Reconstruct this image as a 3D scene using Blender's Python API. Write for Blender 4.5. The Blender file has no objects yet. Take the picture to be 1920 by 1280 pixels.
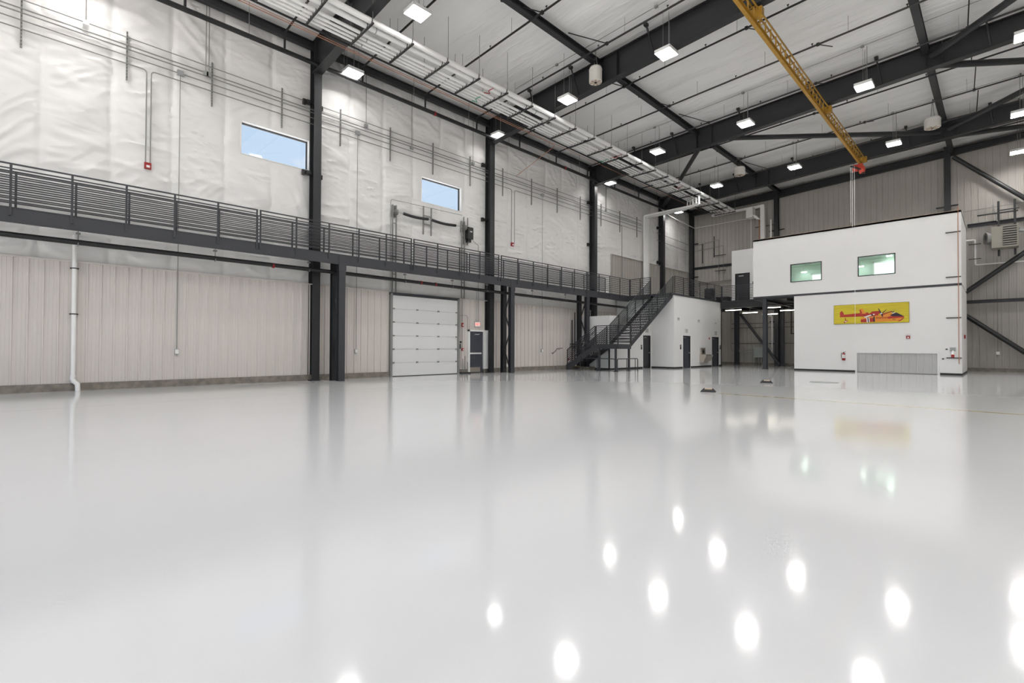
import bpy, math, random
from math import radians, sin, cos, pi
from mathutils import Vector, Matrix, noise
random.seed(7)
scn = bpy.context.scene
col = bpy.data.collections.new('hangar'); scn.collection.children.link(col)
V = Vector

# ------------------------------------------------------------ materials
def mat(name, c=(.5,.5,.5), rough=.5, metal=0., spec=.5, emit=None, es=1., alt=None, nscale=6., nfac=.35, bump=0., bscale=40., coat=0., coord='Object'):
    m = bpy.data.materials.new(name); m.use_nodes = True
    n = m.node_tree.nodes; l = m.node_tree.links; b = n['Principled BSDF']
    b.inputs['Base Color'].default_value = (*c, 1); b.inputs['Roughness'].default_value = rough
    b.inputs['Metallic'].default_value = metal; b.inputs['Specular IOR Level'].default_value = spec
    if coat: b.inputs['Coat Weight'].default_value = coat; b.inputs['Coat Roughness'].default_value = .08
    tc = n.new('ShaderNodeTexCoord')
    if alt is None: alt = tuple(x*.88 for x in c)
    nz = n.new('ShaderNodeTexNoise'); nz.inputs['Scale'].default_value = nscale; nz.inputs['Detail'].default_value = 5
    l.new(tc.outputs[coord], nz.inputs['Vector'])
    rp = n.new('ShaderNodeMapRange'); rp.inputs[1].default_value = .35; rp.inputs[2].default_value = .7; rp.inputs[4].default_value = nfac
    l.new(nz.outputs['Fac'], rp.inputs[0])
    mx = n.new('ShaderNodeMix'); mx.data_type = 'RGBA'; mx.inputs[6].default_value = (*c, 1); mx.inputs[7].default_value = (*alt, 1)
    l.new(rp.outputs[0], mx.inputs[0]); l.new(mx.outputs[2], b.inputs['Base Color'])
    if bump:
        nb = n.new('ShaderNodeTexNoise'); nb.inputs['Scale'].default_value = bscale; nb.inputs['Detail'].default_value = 4
        l.new(tc.outputs[coord], nb.inputs['Vector'])
        bp = n.new('ShaderNodeBump'); bp.inputs['Strength'].default_value = bump; bp.inputs['Distance'].default_value = .02
        l.new(nb.outputs['Fac'], bp.inputs['Height']); l.new(bp.outputs[0], b.inputs['Normal'])
    if emit: b.inputs['Emission Color'].default_value = (*emit, 1); b.inputs['Emission Strength'].default_value = es
    return m
M = {}
M['steel'] = mat('charcoal_steel_paint', (.025,.026,.028), .42, 0, .45, nscale=3, nfac=.5, bump=.05)
M['steel2'] = mat('slate_steel_paint', (.044,.046,.052), .45, 0, .4, nscale=3, nfac=.4)
M['black'] = mat('black_pipe_paint', (.012,.012,.013), .4)
M['rubber'] = mat('black_rubber', (.012,.012,.012), .6)
M['white'] = mat('white_drywall_paint', (.80,.795,.785), .6, 0, .3, alt=(.785,.78,.77), nscale=1.5, nfac=.6)
M['whitem'] = mat('white_enamel', (.8,.8,.79), .35)
M['pvc'] = mat('white_pvc_jacket', (.88,.875,.86), .38, nscale=2)
M['galv'] = mat('galvanised_steel', (.42,.43,.43), .38, .6, alt=(.3,.31,.31), nscale=14)
M['galvd'] = mat('dull_zinc', (.28,.28,.27), .5, .3, alt=(.18,.18,.18), nscale=20)
M['stain'] = mat('brushed_stainless', (.5,.46,.4), .32, .8, alt=(.4,.37,.33), nscale=18)
M['copper'] = mat('copper_pipe', (.5,.24,.15), .4, .4)
M['yellow'] = mat('crane_yellow_paint', (.46,.25,.025), .45, alt=(.3,.15,.015), nscale=4, nfac=.5)
M['red'] = mat('red_enamel', (.30,.015,.015), .35)
M['redo'] = mat('hoist_red_paint', (.55,.06,.035), .4)
M['green'] = mat('green_tag', (.1,.35,.22), .6)
M['door'] = mat('slate_blue_door_paint', (.05,.054,.068), .4, nscale=5)
M['doord'] = mat('dark_door_paint', (.022,.022,.026), .4, nscale=5)
M['sectional'] = mat('white_sectional_door_enamel', (.74,.74,.74), .45, alt=(.71,.71,.71), nscale=2)
M['conc'] = mat('rough_concrete', (.27,.24,.205), .9, alt=(.15,.135,.115), nscale=5, nfac=.9, bump=.6, bscale=22)
M['concy'] = mat('yellow_painted_concrete', (.42,.33,.14), .8, alt=(.28,.25,.16), nscale=5, nfac=.9, bump=.4)
M['heater'] = mat('beige_heater_enamel', (.34,.32,.27), .45)
M['fan'] = mat('ivory_fan_housing', (.66,.64,.59), .45)
M['tan'] = mat('tan_wood', (.45,.34,.25), .6, alt=(.3,.22,.16), nscale=20)
M['greyb'] = mat('grey_electrical_enamel', (.30,.32,.31), .45)
M['greenwall'] = mat('sage_green_paint', (.56,.66,.60), .6)
M['sign'] = mat('pale_sign_plastic', (.62,.62,.6), .5)
M['signd'] = mat('grey_sign_lettering', (.3,.3,.3), .5)
M['blackg'] = mat('black_glossy_plastic', (.015,.015,.016), .25)
M['cream'] = mat('cream_paint', (.62,.58,.5), .6)
M['led'] = mat('led_panel', (.9,.9,.88), .5, emit=(1.0,.985,.965), es=122)
M['ledw'] = mat('led_panel_dimmed', (.9,.9,.88), .5, emit=(1.0,.985,.965), es=70)
M['tube'] = mat('fluorescent_tube', (.9,.9,.85), .5, emit=(1,.93,.78), es=9)
M['ofled'] = mat('office_led', (.9,.9,.9), .5, emit=(1,.98,.94), es=22)
M['exitw'] = mat('exit_face', (.85,.8,.78), .5, emit=(1,.75,.7), es=.25)
M['exitr'] = mat('exit_red', (.8,.05,.03), .5, emit=(1,.1,.06), es=1.0)
M['cord'] = mat('orange_conduit_dust', (.5,.3,.2), .6)

def siding_mat(name, c, alt):
    m = mat(name, c, .5, 0, .35, alt=alt, nscale=1.2, nfac=.5)
    n = m.node_tree.nodes; l = m.node_tree.links; b = n['Principled BSDF']
    tc = [x for x in n if x.type == 'TEX_COORD'][0]
    sp = n.new('ShaderNodeSeparateXYZ'); l.new(tc.outputs['Object'], sp.inputs[0])
    ad = n.new('ShaderNodeMath'); ad.operation = 'ADD'; l.new(sp.outputs[0], ad.inputs[0]); l.new(sp.outputs[1], ad.inputs[1])
    mu = n.new('ShaderNodeMath'); mu.operation = 'MULTIPLY'; mu.inputs[1].default_value = 2*pi/.035; l.new(ad.outputs[0], mu.inputs[0])
    si = n.new('ShaderNodeMath'); si.operation = 'SINE'; l.new(mu.outputs[0], si.inputs[0])
    bp = n.new('ShaderNodeBump'); bp.inputs['Strength'].default_value = .08; bp.inputs['Distance'].default_value = .002
    l.new(si.outputs[0], bp.inputs['Height']); l.new(bp.outputs[0], b.inputs['Normal'])
    return m
M['siding'] = siding_mat('light_ribbed_metal_siding', (.66,.612,.578), (.64,.595,.56))
M['sidingb'] = siding_mat('greige_ribbed_metal_siding', (.43,.405,.37), (.38,.36,.33))
M['sidingg'] = siding_mat('pale_grey_panel', (.52,.52,.515), (.48,.48,.48))

def fabric_mat(name, c, axis_scale, ws):
    m = bpy.data.materials.new(name); m.use_nodes = True
    n = m.node_tree.nodes; l = m.node_tree.links; b = n['Principled BSDF']
    b.inputs['Roughness'].default_value = .42; b.inputs['Specular IOR Level'].default_value = .35
    tc = n.new('ShaderNodeTexCoord'); mp = n.new('ShaderNodeMapping'); mp.inputs['Scale'].default_value = axis_scale
    l.new(tc.outputs['Object'], mp.inputs[0])
    n1 = n.new('ShaderNodeTexNoise'); n1.inputs['Scale'].default_value = ws; n1.inputs['Detail'].default_value = 7; n1.inputs['Distortion'].default_value = .9
    n1.noise_type = 'RIDGED_MULTIFRACTAL' if hasattr(n1,'noise_type') else 'FBM'
    l.new(mp.outputs[0], n1.inputs['Vector'])
    n2 = n.new('ShaderNodeTexNoise'); n2.inputs['Scale'].default_value = ws*.35; n2.inputs['Detail'].default_value = 3
    l.new(mp.outputs[0], n2.inputs['Vector'])
    b1 = n.new('ShaderNodeBump'); b1.inputs['Strength'].default_value = .75; b1.inputs['Distance'].default_value = .03
    b2 = n.new('ShaderNodeBump'); b2.inputs['Strength'].default_value = .6; b2.inputs['Distance'].default_value = .08
    l.new(n1.outputs['Fac'], b1.inputs['Height']); l.new(n2.outputs['Fac'], b2.inputs['Height'])
    l.new(b2.outputs[0], b1.inputs['Normal']); l.new(b1.outputs[0], b.inputs['Normal'])
    mx = n.new('ShaderNodeMix'); mx.data_type = 'RGBA'; mx.inputs[6].default_value = (*c,1); mx.inputs[7].default_value = (*[q*.93 for q in c],1)
    l.new(n2.outputs['Fac'], mx.inputs[0]); l.new(mx.outputs[2], b.inputs['Base Color'])
    return m
M['liner'] = fabric_mat('white_vinyl_insulation_liner', (.80,.79,.775), (1,.55,1.6), 1.6)
M['roofliner'] = fabric_mat('white_vinyl_roof_liner', (.90,.895,.88), (.3,1.5,1), 2.6)

def floor_mat():
    m = bpy.data.materials.new('glossy_grey_epoxy'); m.use_nodes = True
    n = m.node_tree.nodes; l = m.node_tree.links; b = n['Principled BSDF']
    b.inputs['Roughness'].default_value = .09; b.inputs['Specular IOR Level'].default_value = .55
    tc = n.new('ShaderNodeTexCoord'); sp = n.new('ShaderNodeSeparateXYZ'); l.new(tc.outputs['Object'], sp.inputs[0])
    def math(op, a, bb=None, c=None):
        q = n.new('ShaderNodeMath'); q.operation = op
        for i, v in enumerate((a, bb, c)):
            if v is None: continue
            if isinstance(v, (int, float)): q.inputs[i].default_value = v
            else: l.new(v, q.inputs[i])
        return q.outputs[0]
    X, Y = sp.outputs[0], sp.outputs[1]
    nz = n.new('ShaderNodeTexNoise'); nz.inputs['Scale'].default_value = .5; nz.inputs['Detail'].default_value = 6
    l.new(tc.outputs['Object'], nz.inputs['Vector'])
    mx = n.new('ShaderNodeMix'); mx.data_type = 'RGBA'; mx.inputs[6].default_value = (.652,.654,.662,1); mx.inputs[7].default_value = (.628,.63,.638,1)
    l.new(nz.outputs['Fac'], mx.inputs[0])
    # saw joints under the epoxy
    def band(c, pos, w): return math('LESS_THAN', math('ABSOLUTE', math('SUBTRACT', c, pos)), w)
    jx = band(X, -14.0, .02)
    jy = band(Y, 22.1, .03)
    j = math('MAXIMUM', jx, math('MULTIPLY', jy, math('LESS_THAN', X, -2.)))
    m2 = n.new('ShaderNodeMix'); m2.data_type = 'RGBA'; m2.inputs[7].default_value = (.45,.45,.46,1)
    l.new(mx.outputs[2], m2.inputs[6]); l.new(math('MULTIPLY', j, .6), m2.inputs[0])
    # pale yellow painted line
    yl = math('MULTIPLY', band(Y, 14.25, .08), math('GREATER_THAN', X, -5.85))
    m3 = n.new('ShaderNodeMix'); m3.data_type = 'RGBA'; m3.inputs[7].default_value = (.58,.44,.12,1)
    l.new(m2.outputs[2], m3.inputs[6]); l.new(math('MULTIPLY', yl, 1.), m3.inputs[0])
    l.new(m3.outputs[2], b.inputs['Base Color'])
    # orange-peel and slow waves of the coating
    n1 = n.new('ShaderNodeTexNoise'); n1.inputs['Scale'].default_value = 9; n1.inputs['Detail'].default_value = 2
    n2 = n.new('ShaderNodeTexNoise'); n2.inputs['Scale'].default_value = 1.1; n2.inputs['Detail'].default_value = 2
    l.new(tc.outputs['Object'], n1.inputs['Vector']); l.new(tc.outputs['Object'], n2.inputs['Vector'])
    bs = n.new('ShaderNodeBump'); bs.inputs['Strength'].default_value = .12; bs.inputs['Distance'].default_value = .002
    b2 = n.new('ShaderNodeBump'); b2.inputs['Strength'].default_value = .2; b2.inputs['Distance'].default_value = .006
    l.new(n1.outputs['Fac'], bs.inputs['Height']); l.new(n2.outputs['Fac'], b2.inputs['Height'])
    l.new(b2.outputs[0], bs.inputs['Normal']); l.new(bs.outputs[0], b.inputs['Normal'])
    return m
M['floor'] = floor_mat()

def glass_mat(name, tint, gl=.07):
    m = bpy.data.materials.new(name); m.use_nodes = True
    n = m.node_tree.nodes; l = m.node_tree.links; n.remove(n['Principled BSDF'])
    t = n.new('ShaderNodeBsdfTransparent'); t.inputs[0].default_value = (*tint,1)
    g = n.new('ShaderNodeBsdfGlossy'); g.inputs['Roughness'].default_value = .03
    nz = n.new('ShaderNodeTexNoise'); nz.inputs['Scale'].default_value = 2
    mr = n.new('ShaderNodeMapRange'); mr.inputs[3].default_value = gl*.9; mr.inputs[4].default_value = gl*1.1
    l.new(nz.outputs['Fac'], mr.inputs[0])
    mx = n.new('ShaderNodeMixShader'); l.new(mr.outputs[0], mx.inputs[0]); l.new(t.outputs[0], mx.inputs[1]); l.new(g.outputs[0], mx.inputs[2])
    l.new(mx.outputs[0], n['Material Output'].inputs[0]); return m
M['glass'] = glass_mat('clear_glass', (.96,.98,1.), .04)
M['glassg'] = glass_mat('green_tinted_glass', (.84,.95,.90), .06)

# ------------------------------------------------------------ mesh helpers
class MB:
    def __init__(s): s.v = []; s.f = []; s.m = []
    def quad(s, pts, mi=0):
        k = len(s.v); s.v += [tuple(p) for p in pts]; s.f.append(tuple(range(k, k+len(pts)))); s.m.append(mi); return s
    def prism(s, pts, off, mi=0):
        """closed polygon extruded by vector off"""
        off = V(off); a = [V(p) for p in pts]; n = len(a); k = len(s.v)
        s.v += [tuple(p) for p in a] + [tuple(p+off) for p in a]
        nrm = V((0,0,0))
        for i in range(n): nrm += a[i].cross(a[(i+1) % n])
        fl = nrm.dot(off) > 0
        def add(f): f = tuple(f); s.f.append(f[::-1] if fl else f); s.m.append(mi)
        add(range(k, k+n)); add(reversed(range(k+n, k+2*n)))
        for i in range(n):
            j = (i+1) % n; add((k+i, k+n+i, k+n+j, k+j))
        return s
    def box(s, x0, x1, y0, y1, z0, z1, mi=0):
        x0,x1 = sorted((x0,x1)); y0,y1 = sorted((y0,y1)); z0,z1 = sorted((z0,z1))
        return s.prism([(x0,y0,z0),(x1,y0,z0),(x1,y1,z0),(x0,y1,z0)], (0,0,z1-z0), mi)
    def bar(s, p, q, w, h, up=(0,0,1), mi=0):
        p, q = V(p), V(q); d = (q-p).normalized(); u = V(up); r = d.cross(u)
        if r.length < 1e-4: r = d.cross(V((0,1,0)))
        r.normalize(); u = r.cross(d).normalized()
        a = [p-r*w/2-u*h/2, p+r*w/2-u*h/2, p+r*w/2+u*h/2, p-r*w/2+u*h/2]
        return s.prism(a, q-p, mi)
    def ibeam(s, p, q, w, d, tf=.02, tw=.014, up=(0,0,1), mi=0):
        p, q = V(p), V(q); dd = (q-p).normalized(); u = V(up); r = dd.cross(u).normalized(); u = r.cross(dd).normalized()
        for sg in (-1, 1):
            o = u*sg*(d/2-tf/2); s.bar(p+o, q+o, w, tf, u, mi)
        s.bar(p, q, tw, d-2*tf, u, mi); return s
    def tube(s, pts, r, n=10, mi=0, caps=True):
        pts = [V(p) for p in pts]; rings = []
        for i, p in enumerate(pts):
            if i == 0: d = pts[1]-p
            elif i == len(pts)-1: d = p-pts[-2]
            else: d = (pts[i+1]-p).normalized() + (p-pts[i-1]).normalized()
            d.normalize()
            a = V((0,0,1)) if abs(d.z) < .9 else V((1,0,0))
            if rings: a = rings[-1][1]
            x = a - d*a.dot(d)
            if x.length < 1e-3: x = d.orthogonal()
            x.normalize(); y = d.cross(x)
            sc = 1.
            if 0 < i < len(pts)-1:
                c = (pts[i+1]-p).normalized().dot((p-pts[i-1]).normalized()); sc = 1/max(.6, math.sqrt(max(.01,(1+c)/2)))
            k = len(s.v)
            s.v += [tuple(p + (x*cos(2*pi*j/n)+y*sin(2*pi*j/n))*r*sc) for j in range(n)]
            rings.append((k, x))
        for (a, _), (b, _) in zip(rings, rings[1:]):
            for j in range(n):
                jj = (j+1) % n; s.f.append((a+j, a+jj, b+jj, b+j)); s.m.append(mi)
        if caps:
            s.f.append(tuple(reversed(range(rings[0][0], rings[0][0]+n)))); s.m.append(mi)
            s.f.append(tuple(range(rings[-1][0], rings[-1][0]+n))); s.m.append(mi)
        return s
    def lathe(s, c, prof, axis='Z', n=20, mi=0):
        c = V(c); ax = {'Z':(V((1,0,0)),V((0,1,0)),V((0,0,1))),'X':(V((0,1,0)),V((0,0,1)),V((1,0,0))),'Y':(V((0,0,1)),V((1,0,0)),V((0,1,0)))}[axis]
        k = len(s.v)
        for (r, h) in prof:
            s.v += [tuple(c + ax[0]*r*cos(2*pi*j/n) + ax[1]*r*sin(2*pi*j/n) + ax[2]*h) for j in range(n)]
        for i in range(len(prof)-1):
            for j in range(n):
                jj = (j+1) % n; s.f.append((k+i*n+j, k+i*n+jj, k+(i+1)*n+jj, k+(i+1)*n+j)); s.m.append(mi)
        s.f.append(tuple(reversed(range(k, k+n)))); s.m.append(mi)
        e = k+(len(prof)-1)*n; s.f.append(tuple(range(e, e+n))); s.m.append(mi)
        return s
    def build(s, name, mats, parent=None, label=None, cat=None, group=None, kind=None, smooth=False):
        me = bpy.data.meshes.new(name); me.from_pydata(s.v, [], s.f)
        if not isinstance(mats, (list, tuple)): mats = [mats]
        for m in mats: me.materials.append(m)
        if len(mats) > 1: me.polygons.foreach_set('material_index', s.m)
        if smooth:
            me.polygons.foreach_set('use_smooth', [len(f) <= 4 for f in s.f])
            try: me.set_sharp_from_angle(angle=radians(40))
            except Exception: pass
        me.update()
        o = bpy.data.objects.new(name, me); col.objects.link(o)
        if parent:
            o.parent = parent; o.matrix_parent_inverse = Matrix.Translation(-V(parent.location))
        tag(o, label, cat, group, kind); return o
def tag(o, label=None, cat=None, group=None, kind=None):
    if label: o['label'] = label
    if cat: o['category'] = cat
    if group: o['group'] = group
    if kind: o['kind'] = kind
    return o
def empty(name, loc, label, cat, group=None, kind=None):
    o = bpy.data.objects.new(name, None); o.empty_display_size = .2; o.location = loc; col.objects.link(o)
    return tag(o, label, cat, group, kind)
def B(*a): return MB().box(*a)
def T(pts, r, n=10): return MB().tube(pts, r, n)
def arc(p, corner, q, r, k=4):
    """rounded corner between p-corner-q"""
    p, c, q = V(p), V(corner), V(q); a = c+(p-c).normalized()*r; b = c+(q-c).normalized()*r
    return [a.lerp(c, t).lerp(c.lerp(b, t), t) for t in [i/k for i in range(k+1)]]
def rpath(pts, r):
    out = [V(pts[0])]
    for i in range(1, len(pts)-1): out += arc(pts[i-1], pts[i], pts[i+1], r)
    return out + [V(pts[-1])]
def copy_tree(o, parent=None):
    c = o.copy(); col.objects.link(c)
    if parent: c.parent = parent
    for ch in o.children: copy_tree(ch, c)
    return c
ORD = ['nearest','second','third','fourth','fifth','sixth','seventh','eighth','ninth','tenth','eleventh','twelfth','thirteenth','fourteenth','fifteenth','sixteenth','seventeenth','eighteenth','nineteenth','twentieth','twenty-first','twenty-second','twenty-third','twenty-fourth']

XW, XR, YF, YB = -19.27, 14.0, -9.0, 41.0
def ceil_z(x): return 13.62 + .03*(x-XW)
def raf_top(x): return 13.40 + .03*(x+18.8)
def raf_bot(x): return 12.2 + .045*(x+18.8)
BAYS = [7.68, 16.98, 26.26, 35.5]

# ------------------------------------------------------------ setting
B(XW-.5, XR+.3, YF-.3, YB+.3, -.3, 0).build('floor', M['floor'], kind='structure')
# roof: draped liner with gentle billows between purlins
mb = MB(); nx, ny = 110, 420
for j in range(ny+1):
    for i in range(nx+1):
        x = XW-.4+(XR-XW+.6)*i/nx; y = YF-.2+(YB-YF+.4)*j/ny
        t = (y*1.0) % 1.545/1.545
        z = ceil_z(x) - .045*sin(pi*((y/1.545) % 1.0)) + .03*noise.noise(V((x*.5,y*1.6,0))) + .03*max(0,.4-3*abs(noise.noise(V((x*.35,y*2.2,7)))))
        mb.v.append((x,y,z))
for j in range(ny):
    for i in range(nx):
        a = j*(nx+1)+i; mb.f.append((a, a+nx+1, a+nx+2, a+1)); mb.m.append(0)
ce = mb.build('ceiling', M['roofliner'], kind='structure', smooth=True)
MB().prism([(XW-.5,YF-.3,ceil_z(XW-.5)+.15),(XR+.3,YF-.3,ceil_z(XR+.3)+.15),(XR+.3,YF-.3,ceil_z(XR+.3)+.35),(XW-.5,YF-.3,ceil_z(XW-.5)+.35)],(0,YB-YF+.6,0)).build('roof_deck', M['whitem'], ce)

# left wall: solid leaf behind, with openings
W1 = (5.09, 7.53, 8.36, 9.56); W2 = (12.85, 15.26, 8.28, 9.49)
wl = MB()
xa, xb = XW-.32, XW-.10
ys = [YF-.3, W1[0], W1[1], W2[0], W2[1], YB+.3]
wl.box(xa,xb, YF-.3,W1[0], 0,13.9); wl.box(xa,xb, W1[1],W2[0], 0,13.9); wl.box(xa,xb, W2[1],YB+.3, 0,13.9)
for w in (W1, W2): wl.box(xa,xb, w[0],w[1], 0,w[2]); wl.box(xa,xb, w[0],w[1], w[3],13.9)
wall_left = wl.build('wall_left', M['white'], kind='structure')
# draped insulation liner (displaced grid)
def wr(y, z):
    k = 1.56; u = ((y+.11) % k)/k
    sag = sin(pi*u)
    seam = math.exp(-((min(u,1-u)*k)/.06)**2)
    cell = math.floor((y+.11)/k)
    c1 = noise.noise(V((cell*7.3, .5, .2))); c2 = noise.noise(V((cell*3.7, z*.35, 5.2)))
    d = .030*sag + .05*noise.noise(V((y*.8, z*.8+cell*3.1, 1.7)))*sag
    wx = y + .5*noise.noise(V((y*.7, z*.7, 31.)))
    wz = z + .35*noise.noise(V((y*.9+cell*2.1, z*.6, 12.)))
    # long creases that fan from the seams, some slanting one way, some the other
    for k_, (sl, fr, am) in enumerate(((.35+c1, 1.1, .115), (-.55+c2, 1.9, .08), (.9*c2, 3.4, .045))):
        q = noise.noise(V((wx*.28+cell*1.3*k_, (wz+sl*wx)*fr, 4.2+9*k_)))
        d += am*max(0, .55-abs(q)*3.2)*(.4+.6*sag)
    d += .007*noise.noise(V((y*4.+z*1.5, z*7.+cell, 19.1)))
    if y > 28.4 and z < 8.2: d *= .35
    d *= min(1, .2+max(0, z-3.8)*2.2)
    return .13*math.tanh(d/.13) - .035*seam

def grid_wall(name, y0, y1, z0, z1, st, parent, m, holes=()):
    yy = sorted(set([round(y0+i*(y1-y0)/max(1,round((y1-y0)/st)),4) for i in range(max(1,round((y1-y0)/st))+1)] + [h for w in holes for h in w[:2]]))
    zs = sorted(set([round(z0+i*(z1-z0)/max(1,round((z1-z0)/st)),4) for i in range(max(1,round((z1-z0)/st))+1)] + [h for w in holes for h in w[2:]]))
    g = MB()
    for y in yy:
        for z in zs:
            e = 1.
            for w in holes:
                dy = max(w[0]-y, y-w[1], 0); dz = max(w[2]-z, z-w[3], 0); e = min(e, math.hypot(dy,dz)/.3)
            g.v.append((XW-.06+wr(y,z)*e, y, z))
    nz = len(zs)
    for i in range(len(yy)-1):
        for j in range(nz-1):
            cy_, cz_ = (yy[i]+yy[i+1])/2, (zs[j]+zs[j+1])/2
            if any(w[0] < cy_ < w[1] and w[2] < cz_ < w[3] for w in holes): continue
            a = i*nz+j; g.f.append((a, a+nz, a+nz+1, a+1)); g.m.append(0)
    return g.build(name, m, parent, smooth=True)
grid_wall('insulation_liner', -3., YB, 3.7, 13.55, .065, wall_left, M['liner'], (W1, W2))
grid_wall('insulation_liner', YF, -3., 3.7, 13.55, .5, wall_left, M['liner'])
# ribbed siding
def siding(axis, a0, a1, z0, z1, plane, sgn, p=.3155, ph=0., top=None):
    """ribbed sheet; axis along which it runs, plane coordinate of its face, sgn of its outward normal"""
    prof = []; k = math.ceil((a0-ph)/p); prof.append((a0, 0))
    while ph+k*p < a1:
        c = ph+k*p
        for d, h in ((-.026,0),(-.016,.034),(.016,.034),(.026,0),(.10,0),(.106,.006),(.118,.006),(.124,0),(.19,0),(.196,.006),(.208,.006),(.214,0)):
            if a0 < c+d < a1: prof.append((c+d, h))
        k += 1
    prof.append((a1, 0)); prof.sort()
    g = MB()
    for a, h in prof:
        zt = z1 if top is None else top(a)
        for z in (z0, zt):
            g.v.append((plane+sgn*h, a, z) if axis == 'Y' else (a, plane+sgn*h, z))
    for i in range(len(prof)-1):
        q = (2*i, 2*i+2, 2*i+3, 2*i+1); g.f.append(q if (axis == 'X') == (sgn < 0) else q[::-1]); g.m.append(0)
    return g
OD = (11.24, 14.92, 3.66); PD = (15.74, 16.66, 2.16)
sd = MB()
for a, b, z0, z1 in ((YF, OD[0]-.12, .22, 3.81), (OD[1]+.12, PD[0]-.1, .22, 3.81), (PD[0]-.1, PD[1]+.12, PD[2]+.08, 3.81), (PD[1]+.12, 41, .22, 3.81)):
    s_ = siding('Y', a, b, z0, z1, XW+.03, 1, ph=.006)
    k = len(sd.v); sd.v += s_.v; sd.f += [tuple(q+k for q in f) for f in s_.f]; sd.m += s_.m
for a, b in ((YF, OD[0]-.12), (OD[1]+.12, 41)): sd.box(XW-.05, XW+.075, a, b, 3.80, 3.84)
sd.build('ribbed_siding', M['siding'], wall_left)
s_ = siding('Y', 28.7, 41, 5.0, 7.93, XW+.05, 1, ph=.1); s_.box(XW-.05, XW+.10, 28.7, 41, 7.93, 7.97); s_.box(XW-.05,XW+.10,28.66,28.72,5.0,7.97)
s_.build('upper_siding_panel', M['sidingb'], wall_left, label='greige ribbed siding panel')
cu = MB()
for a, b in ((YF, OD[0]-.02), (OD[1]+.02, PD[0]-.06), (PD[1]+.06, 41)): cu.box(XW-.1, XW+.10, a, b, 0, .215)
cu.build('concrete_curb', M['conc'], wall_left)

# back wall
bw = siding('X', XW, XR, .2, 13.5, YB-.02, -1, ph=.05, top=lambda a: ceil_z(a)-.02)
bw.prism([(XW-.3,YB,0),(XR+.3,YB,0),(XR+.3,YB,ceil_z(XR)+.1),(XW-.3,YB,ceil_z(XW)+.1)],(0,.2,0))
wall_back = bw.build('wall_back', M['sidingb'], kind='structure')
B(XW, XR, YB-.14, YB, 0, .2).build('concrete_curb', M['conc'], wall_back)
B(XW+.1, XR, YB-.09, YB-.02, .2, .25).build('sill_channel', M['sidingb'], wall_back)
for z, x0, x1 in ((8.2, -19., -10.), (6.85,-18.6,-10.), (8.85,-1.4,XR)):
    MB().box(x0,x1,YB-.10,YB-.06,z,z+.2).box(x0,x1,YB-.25,YB-.10,z+.17,z+.2).build('girt', M['steel2'] if z != 6.85 else M['sidingb'], wall_back)
MB().box(XR, XR+.2, YF-.3, YB+.3, 0, 14.7).build('wall_right', M['sidingb'], kind='structure')
MB().box(XW-.3, XR+.3, YF-.2, YF, 12.2, 14.7).build('wall_front', M['sidingb'], kind='structure')  # unseen front left open below this header to let world light in

# windows in the left wall
for k, w in ((1, W1), (2, W2)):
    y0, y1, z0, z1 = w; f = MB(); t = .05
    wi = bpy.data.objects.new('window_%d' % k, None); wi.location = (XW-.1, (y0+y1)/2, z0); col.objects.link(wi); wi['kind'] = 'structure'
    f = MB().box(XW-.32,XW-.03,y0-.02,y0+.01,z0,z1).box(XW-.32,XW-.03,y0,y1,z0-.02,z0+.01)
    f.box(XW-.32,XW-.03,y0,y1,z1-.01,z1+.02).box(XW-.32,XW-.03,y1-.01,y1+.02,z0,z1)
    f.build('window_reveal', M['whitem'], wi)
    f = MB().box(XW-.28,XW-.20,y0,y1,z1-t,z1).box(XW-.28,XW-.20,y1-t,y1,z0,z1).box(XW-.28,XW-.20,y0,y0+t,z0,z1).box(XW-.28,XW-.20,y0,y1,z0,z0+t)
    f.build('window_frame', M['steel2'], wi)
    B(XW-.25,XW-.24,y0+t,y1-t,z0+t,z1-t).build('pane', M['glass'], wi)

# ------------------------------------------------------------ doors of the left wall
od = empty('overhead_door', (XW, 13.08, 0), 'white sectional overhead door below the catwalk beside the exit door', 'garage door')
secs = []
for i in range(6):
    z0 = .02+i*.61; g = MB().box(XW+.06, XW+.115, OD[0], OD[1], z0, z0+.60)
    for q in range(4): g.box(XW+.115, XW+.121, OD[0]+.02, OD[1]-.02, z0+.08+q*.14, z0+.14+q*.14)
    secs.append(g.build('door_section', M['sectional'], od))
B(XW+.05, XW+.12, OD[0], OD[1], 0, .03).build('bottom_seal', M['rubber'], od)
for i in range(1,6):
    for y in (OD[0]+.06, 12.55, 13.75, OD[1]-.06):
        MB().box(XW+.12, XW+.15, y-.05, y+.05, .02+i*.61-.03, .02+i*.61+.03).tube([(XW+.15,y-.05,.02+i*.61),(XW+.15,y+.05,.02+i*.61)],.014,6).build('hinge', M['galvd'], secs[i])
for y in (OD[0]-.06, OD[1]+.06):
    MB().box(XW+.03, XW+.16, y-.055, y+.055, 0, 7.9 if 0 else 3.75).build('jamb_track', M['galvd'], od)
B(XW+.03,XW+.14,OD[0]-.12,OD[1]+.12,3.68,3.80).build('head_angle', M['steel2'], od)
dm = empty('door_spring_assembly', (XW+.2, 13., 7.2), 'black torsion springs on a shaft above the catwalk below the wide window', 'door mechanism')
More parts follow.
